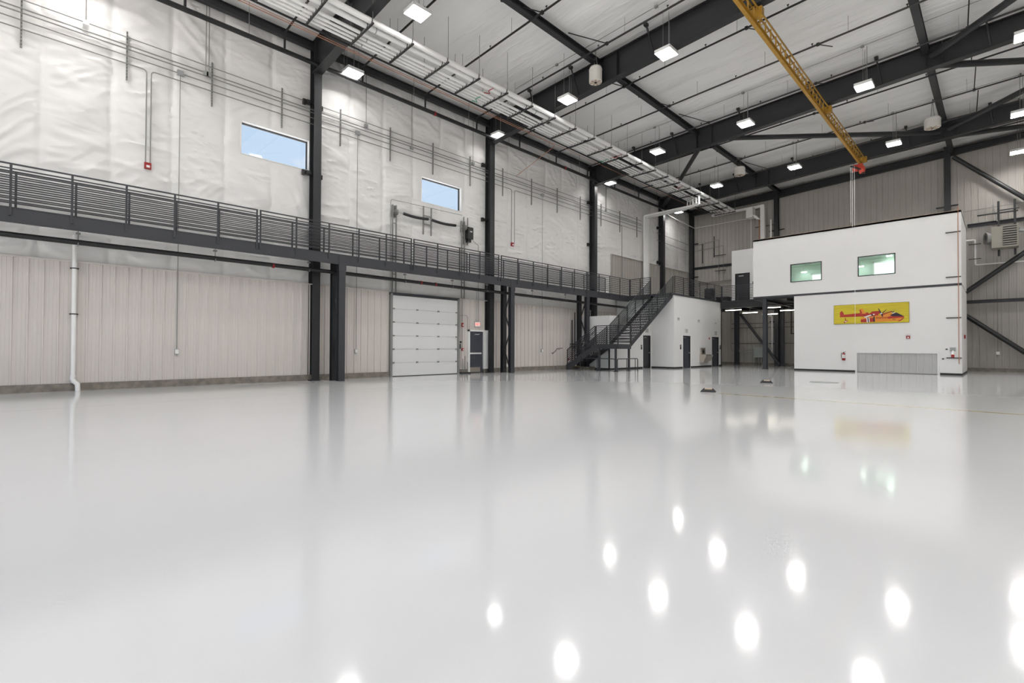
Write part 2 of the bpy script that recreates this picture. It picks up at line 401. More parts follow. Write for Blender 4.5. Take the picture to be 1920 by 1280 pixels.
for y, nm in ((11.3,'l'),(15.25,'r')):
    for dy in (-.09,.09):
        B(XW+.10, XW+.16, y+dy-.02, y+dy+.02, 3.8, 7.75).build('vertical_track', M['galvd'], dm)
    for z in (4.6, 5.4, 6.2, 6.9): B(XW+.10,XW+.14,y-.09,y+.09,z,z+.04).build('track_tie', M['galvd'], dm)
    MB().lathe((XW+.22,y+.05,7.42),[(.05,-.05),(.13,-.05),(.09,.0),(.13,.05),(.05,.05)],'Y').box(XW+.03,XW+.05,y-.1,y+.15,7.2,7.75).prism([(XW+.05,y-.02,7.3),(XW+.3,y-.02,7.42),(XW+.05,y-.02,7.6)],(0,.02,0)).build('cable_drum', M['galvd'], dm)
T([(XW+.22,11.2,7.42),(XW+.22,15.4,7.42)], .014, 8).build('shaft', M['galv'], dm)
for a, b, sg in ((11.72,13.05,.045),(13.28,14.7,.045)):
    MB().tube([(XW+.22, a+(b-a)*t/6, 7.42-sg*sin(pi*t/6)) for t in range(7)], .068, 10).build('torsion_spring', M['black'], dm)
for y in (12.9,13.35): B(XW+.03, XW+.08, y-.025, y+.025, 6.7, 8.05).build('mounting_strut', M['galvd'], dm)
for z in (7.2,7.6): B(XW+.04, XW+.1, 12.9, 13.35, z-.025, z+.025).build('strut_tie', M['galvd'], dm)
for y in (15.35,15.6): B(XW+.03, XW+.08, y-.02, y+.02, 6.6, 8.0).build('mounting_strut', M['galvd'], dm)
MB().box(XW+.1,XW+.38,15.38,15.72,6.85,7.45).box(XW+.1,XW+.3,15.45,15.65,6.7,6.85).box(XW+.38,XW+.384,15.5,15.64,7.2,7.26,1).build('door_operator', [M['blackg'],M['sign']], dm)

pd = empty('door_1', (XW, 16.2, 0), None, None, kind='structure')
leaf = B(XW+.02, XW+.07, PD[0], PD[1], .01, PD[2]).build('door_leaf', M['door'], pd)
MB().box(XW-.02, XW+.13, PD[0]-.10, PD[0]-.0, 0, PD[2]+.08).box(XW-.02, XW+.13, PD[0]-.1, PD[1]+.12, PD[2], PD[2]+.08).box(XW-.02,XW+.16,PD[1],PD[1]+.30,.20,PD[2]+.08).build('door_frame', M['whitem'], pd)
MB().box(XW+.07,XW+.10,PD[0]+.02,PD[0]+.8,.98,1.06).box(XW+.10,XW+.13,PD[0]+.0,PD[0]+.78,1.0,1.05).build('push_bar', M['whitem'], leaf)
B(XW+.07,XW+.075,PD[0]+.03,PD[1]-.18,.05,.30).build('kick_plate', M['stain'], leaf)
MB().box(XW+.07,XW+.12,PD[0]+.35,PD[0]+.62,1.98,2.04).prism([(XW+.12,PD[0]+.38,2.0),(XW+.14,PD[0]+.38,2.0),(XW+.3,PD[0]+.52,2.02),(XW+.28,PD[0]+.52,2.02)],(0,0,.02)).build('door_closer', M['galv'], leaf)
# exit sign
def text(name, s, size, loc, rot, m, parent=None, ext=.004, label=None, cat=None):
    c = bpy.data.curves.new(name, 'FONT'); c.body = s; c.size = size; c.extrude = ext; c.align_x = 'CENTER'; c.align_y = 'CENTER'
    o = bpy.data.objects.new(name+'_tmp', c); scn.collection.objects.link(o)
    dg = bpy.context.evaluated_depsgraph_get(); me = bpy.data.meshes.new_from_object(o.evaluated_get(dg))
    scn.collection.objects.unlink(o); bpy.data.objects.remove(o)
    me.transform(Matrix.Translation(loc) @ rot.to_4x4()); me.materials.clear(); me.materials.append(m)
    ob = bpy.data.objects.new(name, me); col.objects.link(ob)
    if parent: ob.parent = parent; ob.matrix_parent_inverse = Matrix.Translation(-V(parent.location))
    tag(ob, label, cat); return ob
ROTX = Matrix(((0,0,1),(1,0,0),(0,1,0)))           # text facing +X
ROTY = Matrix(((1,0,0),(0,0,-1),(0,1,0)))          # text facing -Y
ex = empty('exit_sign', (XW, 16.26, 2.42), 'lit EXIT sign with red letters above the grey door with push bar', 'exit sign')
B(XW+.06, XW+.10, 16.07, 16.46, 2.40, 2.67).build('sign_housing', M['galv'], ex)
B(XW+.10, XW+.11, 16.09, 16.44, 2.42, 2.65).build('sign_face', M['exitw'], ex)
text('exit_lettering', 'EXIT', .16, (XW+.113,16.265,2.535), ROTX, M['exitr'], ex)
T([(XW+.08,16.2,2.66),(XW+.08,16.2,4.4)],.012,6).build('sign_conduit', M['galv'], ex)

# ------------------------------------------------------------ columns on the left wall
def zclips(root, x, y, zs):
    for z in zs:
        MB().box(x-.25,x-.0,y-.36,y-.13,z,z+.10).box(x-.25,x-.13,y-.46,y-.34,z-.05,z+.15).build('girt_clip', M['black'], root)
        MB().box(x-.28,x-.1,y+.13,y+.3,z-.02,z+.08).box(x-.28,x-.2,y+.28,y+.36,z-.05,z+.12).build('girt_clip', M['black'], root)
cl = ['charcoal steel wall column right of the first high window','charcoal steel wall column just right of the exit door','charcoal steel wall column right of the second lattice post','charcoal steel wall column behind the top of the stairs']
for k, y in enumerate(BAYS):
    root = empty('steel_column', (-19.05, y, 0), cl[k], 'column', 'wall columns')
    MB().ibeam((-19.04,y,0),(-19.04,y,13.3), .30, .42, .02, .014, up=(1,0,0)).build('column_shaft', M['steel'], root)
    B(-19.26,-18.78,y-.17,y+.17,0,.03).build('base_plate', M['steel'], root)
    zclips(root, -19.0, y, (10.95,) if k < 3 else (10.9,))
    zclips(root, -19.0, y, (8.15,) if k != 1 else (8.05,))
root = empty('steel_column', (-19.0, 40.7, 0), 'charcoal steel column in the far left corner of the hangar', 'column', 'wall columns')
MB().ibeam((-18.98,40.7,0),(-18.98,40.7,13.2), .34, .3, .02, .014, up=(0,1,0)).build('column_shaft', M['steel'], root)
B(-19.2,-18.76,40.5,40.9,0,.03).build('base_plate', M['steel'], root)
MB().box(-18.8,-18.45,40.72,40.85,7.5,7.6).box(-18.8,-18.45,40.72,40.85,10.4,10.5).build('girt_clip', M['black'], root)
for x, lb, z0 in ((-12.15,'dark end-wall column rising behind the left end of the white office box',0),(-2.3,'dark end-wall column rising behind the right end of the white office box',0)):
    root = empty('steel_column', (x, 40.7, 0), lb, 'column', 'end wall columns')
    MB().ibeam((x,40.68,z0),(x,40.68,13.7+.04*(x+12)), .30, .32, .02, .014, up=(0,1,0)).build('column_shaft', M['steel'], root)
    for z in ((10.3,) if x > -5 else (10.5,3.4,1.7)):
        MB().box(x-.55,x-.15,40.72,40.85,z,z+.07).box(x+.15,x+.5,40.72,40.85,z+.03,z+.1).build('girt_clip', M['black'], root)

# ------------------------------------------------------------ rafters
rl = ['nearest roof rafter, crossing the top left corner of the view','second roof rafter, behind the nearest white ceiling fan','third roof rafter, meeting the wall at the third column','fourth roof rafter, passing behind the red hoist','last roof rafter, lying along the end wall siding']
def rafter(y, lb, full=True):
    root = empty('roof_rafter', (-18.8, y, 12.2), lb, 'roof beam', 'roof rafters')
    x0, x1 = -19.05, XR-.1
    if full: bot = [(x0, raf_bot(x0)-.05), (-16.5, raf_bot(-16.5)), (x1, raf_bot(x1))]; w = .34
    else: bot = [(x0, raf_bot(x0)+.75), (-12, raf_bot(-12)+.55), (x1, raf_bot(x1)+.62)]; w = .26
    tf = .03
    web = MB().prism([(x,y-.008,z+tf) for x,z in bot]+[(x1,y-.008,raf_top(x1)),(x0,y-.008,raf_top(x0))], (0,.016,0)).build('web', M['steel'], root)
    MB().prism([(x,y-w/2,z) for x,z in bot]+[(x,y-w/2,z+tf) for x,z in reversed(bot)], (0,w,0)).build('bottom_flange', M['steel'], root)
    MB().prism([(x0,y-w/2,raf_top(x0)),(x1,y-w/2,raf_top(x1)),(x1,y-w/2,raf_top(x1)+tf),(x0,y-w/2,raf_top(x0)+tf)], (0,w,0)).build('top_flange', M['steel'], root)
    if full:
        for x in (-18.83,-11.9,-11.05,-2.1,-1.6,7.7):
            B(x-.008,x+.008,y-.16,y-.01,raf_bot(x)+.02,raf_top(x)).build('stiffener', M['steel'], web)
        for i, x in enumerate([-15.6,-13.1,-9.4,-6.2,-3.6,-.2,2.6]):
            zb, zt = raf_bot(x)+.12, ceil_z(x)-.12
            MB().bar((x,y-.03,zb),(x-.12,y-.42,zt),.05,.05).box(x-.18,x-.05,y-.55,y-.38,zt-.04,zt+.06).build('purlin_brace', M['steel'], root)
    return root
for k, y in enumerate(BAYS): rafter(y, rl[k])
rafter(40.78, rl[4], False)
# eave struts, ridge struts between the rafters
ye = [-2.]+BAYS+[40.8]
nm5 = ['first bay nearest the camera','second bay','third bay','fourth bay','fifth bay before the end wall']
for k in range(5):
    a, b = ye[k]+(.01 if k else 0), ye[k+1]-.01
    MB().ibeam((-19.0,a,13.22),(-19.0,b,13.22),.2,.30).build('eave_strut', M['steel'], label='dark eave beam above the left wall, '+nm5[k], cat='roof beam', group='eave struts')
for X, nmx in ((-11.9,'above the white pipe rack side'),(-2.1,'right of the yellow crane beam')):
    for k in range(1 if X < -5 else 2, 5):
        a, b = ye[k]+.02, ye[k+1]-.02; z = ceil_z(X)-.42
        if k == 1 and X < -5: a = 7.7
        MB().ibeam((X,a,z),(X,b,z),.24,.24).build('roof_strut', M['steel'], label='charcoal roof strut '+nmx+', '+nm5[k], cat='roof beam', group='roof struts')
# roof X bracing tubes
for p, q, lb in (((-11.7,26.5,12.95),(-18.8,35.3,12.6),'dark diagonal roof brace passing above the white pipe bundle near the far corner'),
                 ((-11.7,26.5,13.15),(-2.3,35.3,13.3),'long near-level roof brace passing behind the yellow crane beam'),
                 ((-1.9,26.0,13.4),(7.5,17.2,13.7),'diagonal roof brace at the top right, rising away from the third rafter'),
                 ((-1.9,35.2,13.35),(7.5,26.5,13.7),'diagonal roof brace right of the far white ceiling fan'),
                 ((-1.9,26.5,13.2),(7.5,35.3,13.6),'roof brace leaving the right edge below the third rafter'),
                 ((-1.9,35.7,13.1),(7.5,40.6,13.5),'roof brace leaving the right edge below the fourth rafter')):
    T([p,q], .13, 12).build('roof_brace', M['steel'], label=lb, cat='roof brace', group='roof braces', smooth=True)
# end wall bracing on the right
for p, q, r, lb in (((-2.0,40.55,13.35),(6.5,40.55,4.2),.12,'upper diagonal brace falling to the right across the end wall'),
                 ((-1.6,40.5,4.75),(7.,40.5,12.0),.13,'diagonal brace rising behind the unit heater'),
                 ((-2.1,40.5,3.95),(2.2,40.5,-.0+.05),.13,'lower diagonal brace falling to the right at the end wall'),
                 ((-14.75,40.3,4.1),(-11.85,40.3,.1),.10,'diagonal pipe brace seen in the opening below the mezzanine')):
    T([p,q], r, 12).build('wall_brace', M['steel'] if 'pipe' not in lb else M['steel2'], label=lb, cat='wall brace', group='end wall braces', smooth=True)
MB().ibeam((-2.1,40.5,4.22),(XR-.2,40.5,4.22),.2,.2).build('wall_beam', M['steel'], label='horizontal dark beam between the diagonal braces right of the office box', cat='beam')

# ------------------------------------------------------------ high bay lights
def highbay(x, y, lb, wires=True, grp='hanging high bay lamps'):
    z = 12.4; root = empty('high_bay_light', (x, y, z), lb, 'ceiling lamp', grp)
    h = MB().box(x-.30,x+.30,y-.33,y+.33,z+.02,z+.07).box(x-.10,x+.10,y-.18,y+.18,z+.07,z+.13)
    h.box(x-.31,x+.31,y-.34,y-.33,z-.05,z+.07).box(x-.31,x+.31,y+.33,y+.34,z-.05,z+.07).box(x-.31,x-.30,y-.34,y+.34,z-.05,z+.07).box(x+.30,x+.31,y-.34,y+.34,z-.05,z+.07).box(x-.012,x+.012,y-.33,y+.33,z-.03,z+.03)
    hs = h.build('housing', M['whitem'], root)
    for d in (-.155,.155): B(x+d-.12,x+d+.12,y-.31,y+.31,z,z+.022).build('led_panel', M['ledw'] if x < -18 else M['led'], hs)
    if wires:
        g = MB()
        for d in (-.25,.25): g.tube([(x,y+d,z+.07),(x,y+d,ceil_z(x)-.03)],.006,5)
        g.tube([(x+.1,y,z+.1),(x+.1,y,ceil_z(x)-.03)],.012,5)
        g.build('hanger', M['galvd'], root)
    return root
cols_ = [(-18.25,'over the left wall'),(-13.45,'in the row right of the white pipe rack'),(-8.72,'in the row left of the yellow crane beam'),(-3.96,'in the row right of the yellow crane beam'),(.7,'in the row at the right edge of the view')]
rows_ = {-18.25:[8.83,16.9,27.0,36.7]}
for x, nmx in cols_:
    vis = rows_.get(x, [8.74,16.6,24.6,32.6]); k = 0
    for y in vis:
        if x > -10 and y < 10 or x > -5 and y < 20:
            highbay(x, y, 'high bay lamp hanging outside the camera view', grp='high bay lamps out of the frame'); continue
        highbay(x, y, ORD[k]+' bright twin-panel high bay lamp '+nmx); k += 1
highbay(.73, 38.85, 'farthest small high bay lamp at the right edge, low beside the end wall')
kk = 0
for x in (-18.25,-13.45,-8.72,-3.96,.7,5.4,10.1):
    for y in ((.8,) if x < 5 else (.8,8.7,16.6,24.6,32.6)):
        highbay(x, y, 'high bay lamp hanging outside the camera view', True, 'high bay lamps out of the frame'); kk += 1

# ------------------------------------------------------------ ceiling fans
for x, y, z, lb in ((-11.83,16.45,12.45,'nearest white cylindrical ceiling fan, beside the second rafter'),(-11.83,32.3,12.6,'small white ceiling fan beside the far strut above the pipe rack end'),(-2.37,32.3,12.6,'white ceiling fan beside the strut right of the yellow crane beam')):
    root = empty('ceiling_fan', (x,y,z), lb, 'fan', 'cylindrical ceiling fans')
    h = .62 if y < 20 else .5; r = .27 if y < 20 else .33
    MB().lathe((x,y,z),[(r-.02,0),(r,.02),(r,h-.12),(r-.0,h-.1),(r*.9,h),(r*.3,h+.04)],n=28).build('fan_housing', M['fan'], root, smooth=True)
    MB().lathe((x,y,z+h-.12),[(r+.008,0),(r+.008,.03)],n=28).build('rim_band', M['whitem'], root)
    hub = MB().lathe((x,y,z-.012),[(.06,0),(.06,.02)],n=14).build('fan_hub', M['black'], root)
    for k in range(7):
        a = k*2*pi/7; c, s = cos(a), sin(a); t = (-s, c)
        MB().prism([(x+c*.07-t[0]*.02,y+s*.07-t[1]*.02,z-.004),(x+c*(r-.04)-t[0]*.05,y+s*(r-.04)-t[1]*.05,z-.004),(x+c*(r-.04)+t[0]*.05,y+s*(r-.04)+t[1]*.05,z-.004),(x+c*.07+t[0]*.02,y+s*.07+t[1]*.02,z-.004)],(0,0,-.006)).build('fan_blade', M['tan'], hub)
    MB().tube([(x-.05,y,z+h),(x-.05,y,z+h+.2),(x,y,ceil_z(x)-.05)],.012,6).tube([(x+.07,y,z+h),(x+.07,y,z+h+.15),(x,y,ceil_z(x)-.05)],.012,6).build('hanger', M['galvd'], root)

# ------------------------------------------------------------ pipe rack
zt = 12.02
pipes = [(.10,.10,'thickest white pipe of the overhead rack, at its right edge'),(.30,.092,'second thick white pipe of the overhead rack'),(.56,.058,'middle white pipe of the overhead rack'),(.70,.05,'white pipe fourth from the right in the overhead rack'),(.82,.048,'white pipe fifth from the right in the overhead rack'),(.935,.045,'leftmost white pipe of the overhead rack')]
for i,(t,r,lb) in enumerate(pipes):
    x = -14.42-1.62*t; zc = zt+.03+r
    yend = 38.6 - .2*i
    root = empty('insulated_pipe', (x, 4.6, zc), lb, 'pipe', 'white pipes of the overhead rack')
    T([(x,2.5,zc),(x,yend,zc)], r, 14).build('pipe_jacket', M['pvc'], root, smooth=True)
    for y in (8.,16.,24.,32.): MB().tube([(x,y,zc),(x,y+.04,zc)], r+.006, 14).build('jacket_band', M['galv'] if i % 2 else M['pvc'], root)
# pipes turning off the rack to the left wall and down it
for i in range(5):
    xi = -14.75-.29*i; yi = 33.0+.0*i; r = .055
    yy = 32.75+.17*i
    pts = rpath([(xi,yy,12.0),(xi,yy,11.42),(-19.02,yy,11.42),(-19.02,yy,5.05)], .12)
    T(pts, .075 if i < 3 else .04, 10).build('insulated_branch_pipe', M['pvc'], label=['first','second','third','fourth','fifth'][i]+' white pipe from the camera, running from the rack down the left wall', cat='pipe', group='white pipes down the left wall', smooth=True)
for k in range(24):
    y = 3.05+1.54*k
    if y > 38.5: break
    root = empty('pipe_trapeze', (-15.23, y, zt), ('trapeze hanger carrying the white pipes, '+ORD[k]+' along the rack') , 'pipe hanger', 'trapeze hangers of the pipe rack')
    g = MB().box(-16.06,-14.40,y-.025,y+.025,zt-.05,zt)
    cb = g.build('cross_bar', M['black'], root)
    c = MB()
    for t, r, _ in pipes:
        x = -14.42-1.62*t; c.tube([(x+(r+.012)*cos(a), y, zt+.03+r+(r+.012)*sin(a)) for a in [radians(d) for d in range(-200,30,25)]], .012, 5)
    c.build('pipe_clamp', M['black'], cb)
    for x in (-16.02,-14.44): MB().tube([(x,y,zt-.05),(x,y,ceil_z(x)-.03)],.009,6).build('hanger_rod', M['galvd'], root)
# small painted tags on pipes
for y, c, x, w in ((13.15,'red',-14.75,.35),(13.2,'green',-15.65,.3),(22.7,'red',-14.8,.35),(22.7,'green',-15.7,.3),(30.,'red',-14.8,.3)):
    m = M[c]; x0 = x
    g = MB().tube(rpath([(x0-w,y-.05,12.0),(x0-w*.4,y+.1,11.93),(x0,y-.1,11.93),(x0+.2,y,12.0)],.03),.018,6)
    g.build('pipe_elbow_tail', m, label='short %s pipe offset under the white pipe rack, %s' % (c, 'nearest the camera' if y < 15 else ('just beyond the second rafter' if y < 25 else 'beyond the third rafter')), cat='pipe fitting')
# black and copper lines beside the rack
T([(-16.12,-2,12.02),(-16.12,36.5,12.02)], .035, 8).build('black_pipe', M['black'], label='thin black pipe along the left edge of the pipe rack', cat='pipe', smooth=True)
T(rpath([(-16.35,-2,11.98),(-16.35,19.2,11.98),(-18.9,18.8,10.9)],.2), .015, 8).build('copper_pipe', M['copper'], label='copper line beside the rack that slants down to the second bay wall', cat='pipe', smooth=True)
T([(-16.24,-2,11.98),(-16.24,36.3,11.98)], .011, 8).build('copper_pipe', M['copper'], label='thin copper line running the whole length of the pipe rack', cat='pipe', smooth=True)

# ------------------------------------------------------------ sprinkler
mainx = -18.55
root = empty('sprinkler_main', (mainx, 0, 12.3), 'thick black sprinkler main along the top of the left wall', 'pipe')
T([(mainx,-3,12.3),(mainx,36.9,12.3)], .085, 12).build('main_pipe', M['black'], root, smooth=True)
for k, y in enumerate([2.,5.1,7.9,8.6,11.9,15.1,17.9,21.2,24.1,27.4,30.6,33.8]):
    MB().tube([(mainx-.10*cos(a), y, 12.3+.10*sin(a)) for a in [radians(d) for d in range(-90,100,30)]],.013,5).build('pipe_strap', M['pvc'], root)
    MB().tube([(mainx,y,12.38),(mainx,y,ceil_z(mainx)-.1)],.01,5).build('hanger_rod', M['galvd'], root)
for y in (13.0,22.6): MB().tube([(mainx,y,12.3),(mainx,y+.09,12.3)],.1,12).build('coupling', M['red'], root)
k = 0
for y in [3.2+3.105*i for i in range(12)]:
    zb = 13.05; vis = y > 6
    if y > 37.5: break
    root = empty('sprinkler_branch', (mainx, y, zb), ORD[k]+' black sprinkler branch line crossing under the roof', 'pipe', 'sprinkler branch lines'); k += 1
    x1 = XR-.5; sl = .03
    f = lambda x: 12.98+sl*(x-mainx)
    T([(mainx,y,12.3),(mainx,y,f(mainx))], .04, 8).build('riser_nipple', M['black'], root, smooth=True)
    bp_ = T([(mainx-.03,y,f(mainx)),(x1,y,f(x1))], .037, 8).build('branch_pipe', M['black'], root, smooth=True)
    for q, x in enumerate([-17.+2.95*i for i in range(8)]):
        if x > 3: break
        MB().tube([(x,y,f(x)),(x,y,f(x)+.11)],.014,5).box(x-.03,x+.03,y-.02,y+.02,f(x)+.10,f(x)+.13).build('sprinkler_head', M['black'], bp_)
        MB().tube([(x+1.2,y,f(x+1.2)),(x+1.2,y,ceil_z(x+1.2)-.04)],.007,5).build('hanger_rod', M['galvd'], root)
    for q, (xb, dx, dy) in enumerate(((-11.9+.6*((k*7) % 3),-1.2,-.9),(-6.6+.8*((k*5) % 3),.15,1.6),(-.8,.1,-1.5))):
        MB().tube([(xb,y,f(xb)),(xb+dx,y+dy,ceil_z(xb)-.1)],.022,6).box(xb-.05,xb+.05,y-.05,y+.05,f(xb)-.05,f(xb)+.05).build('sway_brace', M['black'], root)
# thin conduits crossing the roof
for y, lb in ((24.6,'thin grey conduit crossing the roof between the second and third rafters'),(32.6,'thin grey conduit crossing the roof between the third and fourth rafters'),(16.2,'thin conduit along the near side of the second rafter')):
    g = MB().tube([(-16,y-.35,ceil_z(-16)-.16),(XR-1,y-.35,ceil_z(XR)-.16)],.016,6)
    for x in (-13.45,-8.72,-3.96,.7): g.box(x-.06,x+.06,y-.4,y-.3,ceil_z(x)-.2,ceil_z(x)-.13)
    g.build('roof_conduit', M['galvd'], label=lb, cat='conduit')
root = empty('low_sprinkler_main', (-18.4, 5, 4.2), 'black sprinkler main slung below the catwalk', 'pipe')
T([(-18.38,-3,4.27),(-18.38,8.4,4.27),(-18.38,24.4,4.18),(-18.38,30,4.15)], .075, 12).build('main_pipe', M['black'], root, smooth=True)
for y in (.7,4.1,7.2,11.4,14.,16.2,19.6,22.5):
    MB().tube([(-18.38,y,4.3),(-18.38,y,4.85)],.012,5).tube([(-18.38-.085*cos(a),y,4.25-.085*sin(a)) for a in [radians(d) for d in range(0,190,30)]],.012,5).box(-18.43,-18.33,y-.05,y+.05,4.5,4.55).build('pipe_hanger', M['galvd'], root)
for y in (5.9,12.2,13.): MB().tube([(-18.38,y,4.25),(-18.38,y+.06,4.25)],.088,12).build('coupling', M['red'], root)

# ------------------------------------------------------------ wall conduits
SY = [-.52+2.325*i for i in range(15)]
for k, y in enumerate(SY):
    if abs(y-7.68) < .5 or y > 33: continue
    g = MB().box(XW+.02,XW+.075,y-.022,y+.022,9.70,11.23)
    for q in range(15): g.box(XW+.075,XW+.078,y-.008,y+.008,9.76+q*.1,9.80+q*.1,1)
    g.build('strut_channel', [M['galvd'],M['black']], label=ORD[k]+' slotted vertical strut channel along the left wall conduits, counting from the camera', cat='strut', group='strut channels on the left wall')
def cond(pts, r, lb, m='galvd', rr=.12, nm='conduit', grp='conduits on the left wall'):
    T(rpath(pts, rr) if len(pts) > 2 else pts, r, 7).build(nm, M[m], label=lb, cat='conduit', group=grp, smooth=True)
xc = XW+.105
cond([(xc,-3,11.03),(xc,32.6,11.03)], .016, 'topmost conduit of the run along the left wall')
cond([(xc,-3,10.78),(xc,32.6,10.78)], .02, 'second conduit from the top of the run along the left wall')
cond([(xc,-3,10.66),(xc,32.6,10.66)], .02, 'third conduit from the top of the run along the left wall')
cond([(xc,-3,10.45),(xc,32.6,10.45)], .018, 'fourth conduit from the top of the run along the left wall')
cond([(xc,-3,10.2),(xc,2.30,10.2),(xc,2.30,7.2)], .018, 'lowest near conduit that bends down to the red pull station')
cond([(xc,2.42,7.2),(xc,2.42,10.2),(xc,18.72,10.2),(xc,18.72,7.2)], .018, 'lowest conduit rising from one red alarm station and dropping to the other')
cond([(xc,18.95,7.2),(xc,18.95,10.2),(xc,32.6,10.2)], .018, 'lowest far conduit rising beside the far red alarm station')
for y, zt_, zb_, lb in ((3.2,10.45,1.25,'thin conduit dropping past the catwalk in the nearest bay'),(9.52,10.45,1.25,'thin conduit dropping left of the overhead door'),(21.3,10.45,1.25,'thin conduit dropping to an outlet left of the stairs')):
    cond([(xc,y,zb_),(xc,y,zt_)], .012, lb)
    root = empty('outlet_box', (XW,y,1.1), 'small outlet box ending the '+lb.split('thin ')[1], 'electrical box', 'outlet boxes on the left wall')
    B(XW+.05,XW+.13,y-.06,y+.06,1.06,1.24).build('box_body', M['galv'], root); B(XW+.13,XW+.14,y-.05,y+.05,1.08,1.22).build('cover', M['pvc'], root)
    B(XW+.05,XW+.16,y-.09,y+.09,10.38,10.54).build('junction_box', M['galv'], label='junction box at the head of the '+lb.split('thin ')[1], cat='electrical box')
for y, zb_, lb in ((.83,11.03,'conduit dropping from the roof at the far left'),(3.93,10.75,'paired conduit dropping from the eave left of the first window'),(4.02,10.75,'right-hand twin of the paired conduit dropping from the eave'),(9.9,10.9,'thin conduit from the eave just right of the first column'),(12.2,10.62,'conduit that drops from the eave above the wide window'),(15.9,10.9,'conduit dropping left of the second column'),(27.9,10.9,'wide conduit dropping from the eave before the white wall pipes')):
    cond([(xc,y,zb_),(xc,y,13.1)], .014 if y < 20 else .03, lb)
    B(XW+.05,XW+.15,y-.07,y+.07,zb_-.08,zb_+.06).build('junction_box', M['galv'] if y > 1 else M['pvc'], label='junction box ending the '+lb, cat='electrical box')
cond([(xc,11.12,3.9),(xc,11.12,7.98),(xc,15.2,8.05)], .012, 'thin conduit framing the door springs below the wide window')
cond([(xc,15.75,7.0),(xc,16.1,6.75),(xc,16.3,6.7),(xc,16.3,2.7)], .012, 'conduit from the door operator down to the EXIT sign')
cond([(xc,25.5,10.2),(xc,29.9,10.18),(xc,29.9,6.6)], .025, 'grey conduit bending down onto the greige siding panel')
B(XW+.1,XW+.16,29.83,29.97,6.45,6.62).build('outlet_box', M['greyb'], label='grey outlet box on the greige siding panel above the catwalk', cat='electrical box')
cond([(xc,34.9,10.55),(xc,40.5,10.4)], .018, 'upper conduit beyond the fourth column near the corner'); cond([(xc,34.9,9.95),(xc,40.5,9.8)], .018, 'lower conduit beyond the fourth column near the corner')
for y, lb in ((2.36,'red fire alarm station on the white wall liner above the near catwalk'),(18.8,'red fire alarm station on the white liner beyond the second column')):
    root = empty('fire_alarm_station', (XW,y,7.1), lb, 'fire alarm', 'red alarm stations on the left wall')
    B(XW+.05,XW+.14,y-.09,y+.09,7.02,7.22).build('alarm_body', M['red'], root); MB().box(XW+.14,XW+.15,y-.04,y+.05,7.06,7.13).build('strobe_lens', M['pvc'], root)

# drain pipe
root = empty('downspout', (XW+.12,.66,0), 'white round downspout with an offset foot on the near left wall', 'drain pipe')
xp = XW+.14
T([(xp,.66,.42),(xp,.66,4.6)],.055,12).build('pipe', M['pvc'], root, smooth=True)
T([(xp,.66,.46),(xp,.65,.36),(xp+.03,.68,.28),(xp+.05,.76,.2),(xp+.05,.77,.0)],.06,12).build('offset_foot', M['pvc'], root, smooth=True)
MB().tube([(xp,.66,.40),(xp,.66,.46)],.068,12).build('collar', M['pvc'], root)
for z in (3.6,2.25): MB().tube([(xp,.66,z),(xp,.66,z+.03)],.062,12).box(XW+.04,xp,.56,.76,z,z+.03).build('pipe_clamp', M['black'], root)

# things around the exit door
g = [(15.28,2.47,.05,.1,'red','small red fire horn left of the exit door'),(15.3,1.22,.05,.07,'red','low red pull station left of the exit door'),(15.1,1.38,.035,.12,'black','black push-button station left of the exit door'),(15.17,1.6,.04,.04,'black','small round black switch above the push-button station')]
for y, z, w, h, c, lb in g:
    root = empty('wall_device', (XW,y,z), lb, 'switch'); B(XW+.05,XW+.12,y-w,y+w,z-h,z+h).build('device_body', M[c], root)
    if c == 'red': B(XW+.12,XW+.13,y-.02,y+.03,z-.04,z+.03).build('lens', M['pvc'], root)
for y, z0, z1, lb in ((15.08,1.4,3.7,'nearest'),(15.2,.3,3.9,'middle'),(15.29,1.3,3.9,'farthest')):
    cond([(XW+.08,y,z0),(XW+.08,y,z1)],.012,lb+' thin conduit between the overhead door and the exit door')
cond([(XW+.1,15.0,2.95),(XW+.1,15.6,2.95),(XW+.1,15.6,2.3)],.012,'bent conduit above the left corner of the exit door frame')
root = empty('floor_pipe_stub', (XW+.3,15.4,0), 'cluster of short dark pipe stubs at the floor by the exit door', 'pipe fitting')
for i,(y,h) in enumerate(((15.2,.75),(15.34,.9),(15.5,.6))): T([(XW+.22,y,0),(XW+.22,y,h)],.022,8).build('pipe_stub', M['galvd'], root)
B(XW+.1,XW+.35,15.08,15.62,0,.07).build('stub_base', M['rubber'], root)
root = empty('wall_handrail', (XW+.15,22.9,1.2), 'short black bent handrail fixed to the siding left of the stairs', 'handrail')
T(rpath([(XW+.18,22.1,1.0),(XW+.18,22.35,1.05),(XW+.18,22.6,1.28),(XW+.18,23.1,1.3)],.08),.02,8).build('rail', M['black'], root)
for y,z in ((22.3,1.0),(22.85,1.25)): T([(XW+.04,y,z-.05),(XW+.18,y,z)],.012,6).build('bracket', M['black'], root)

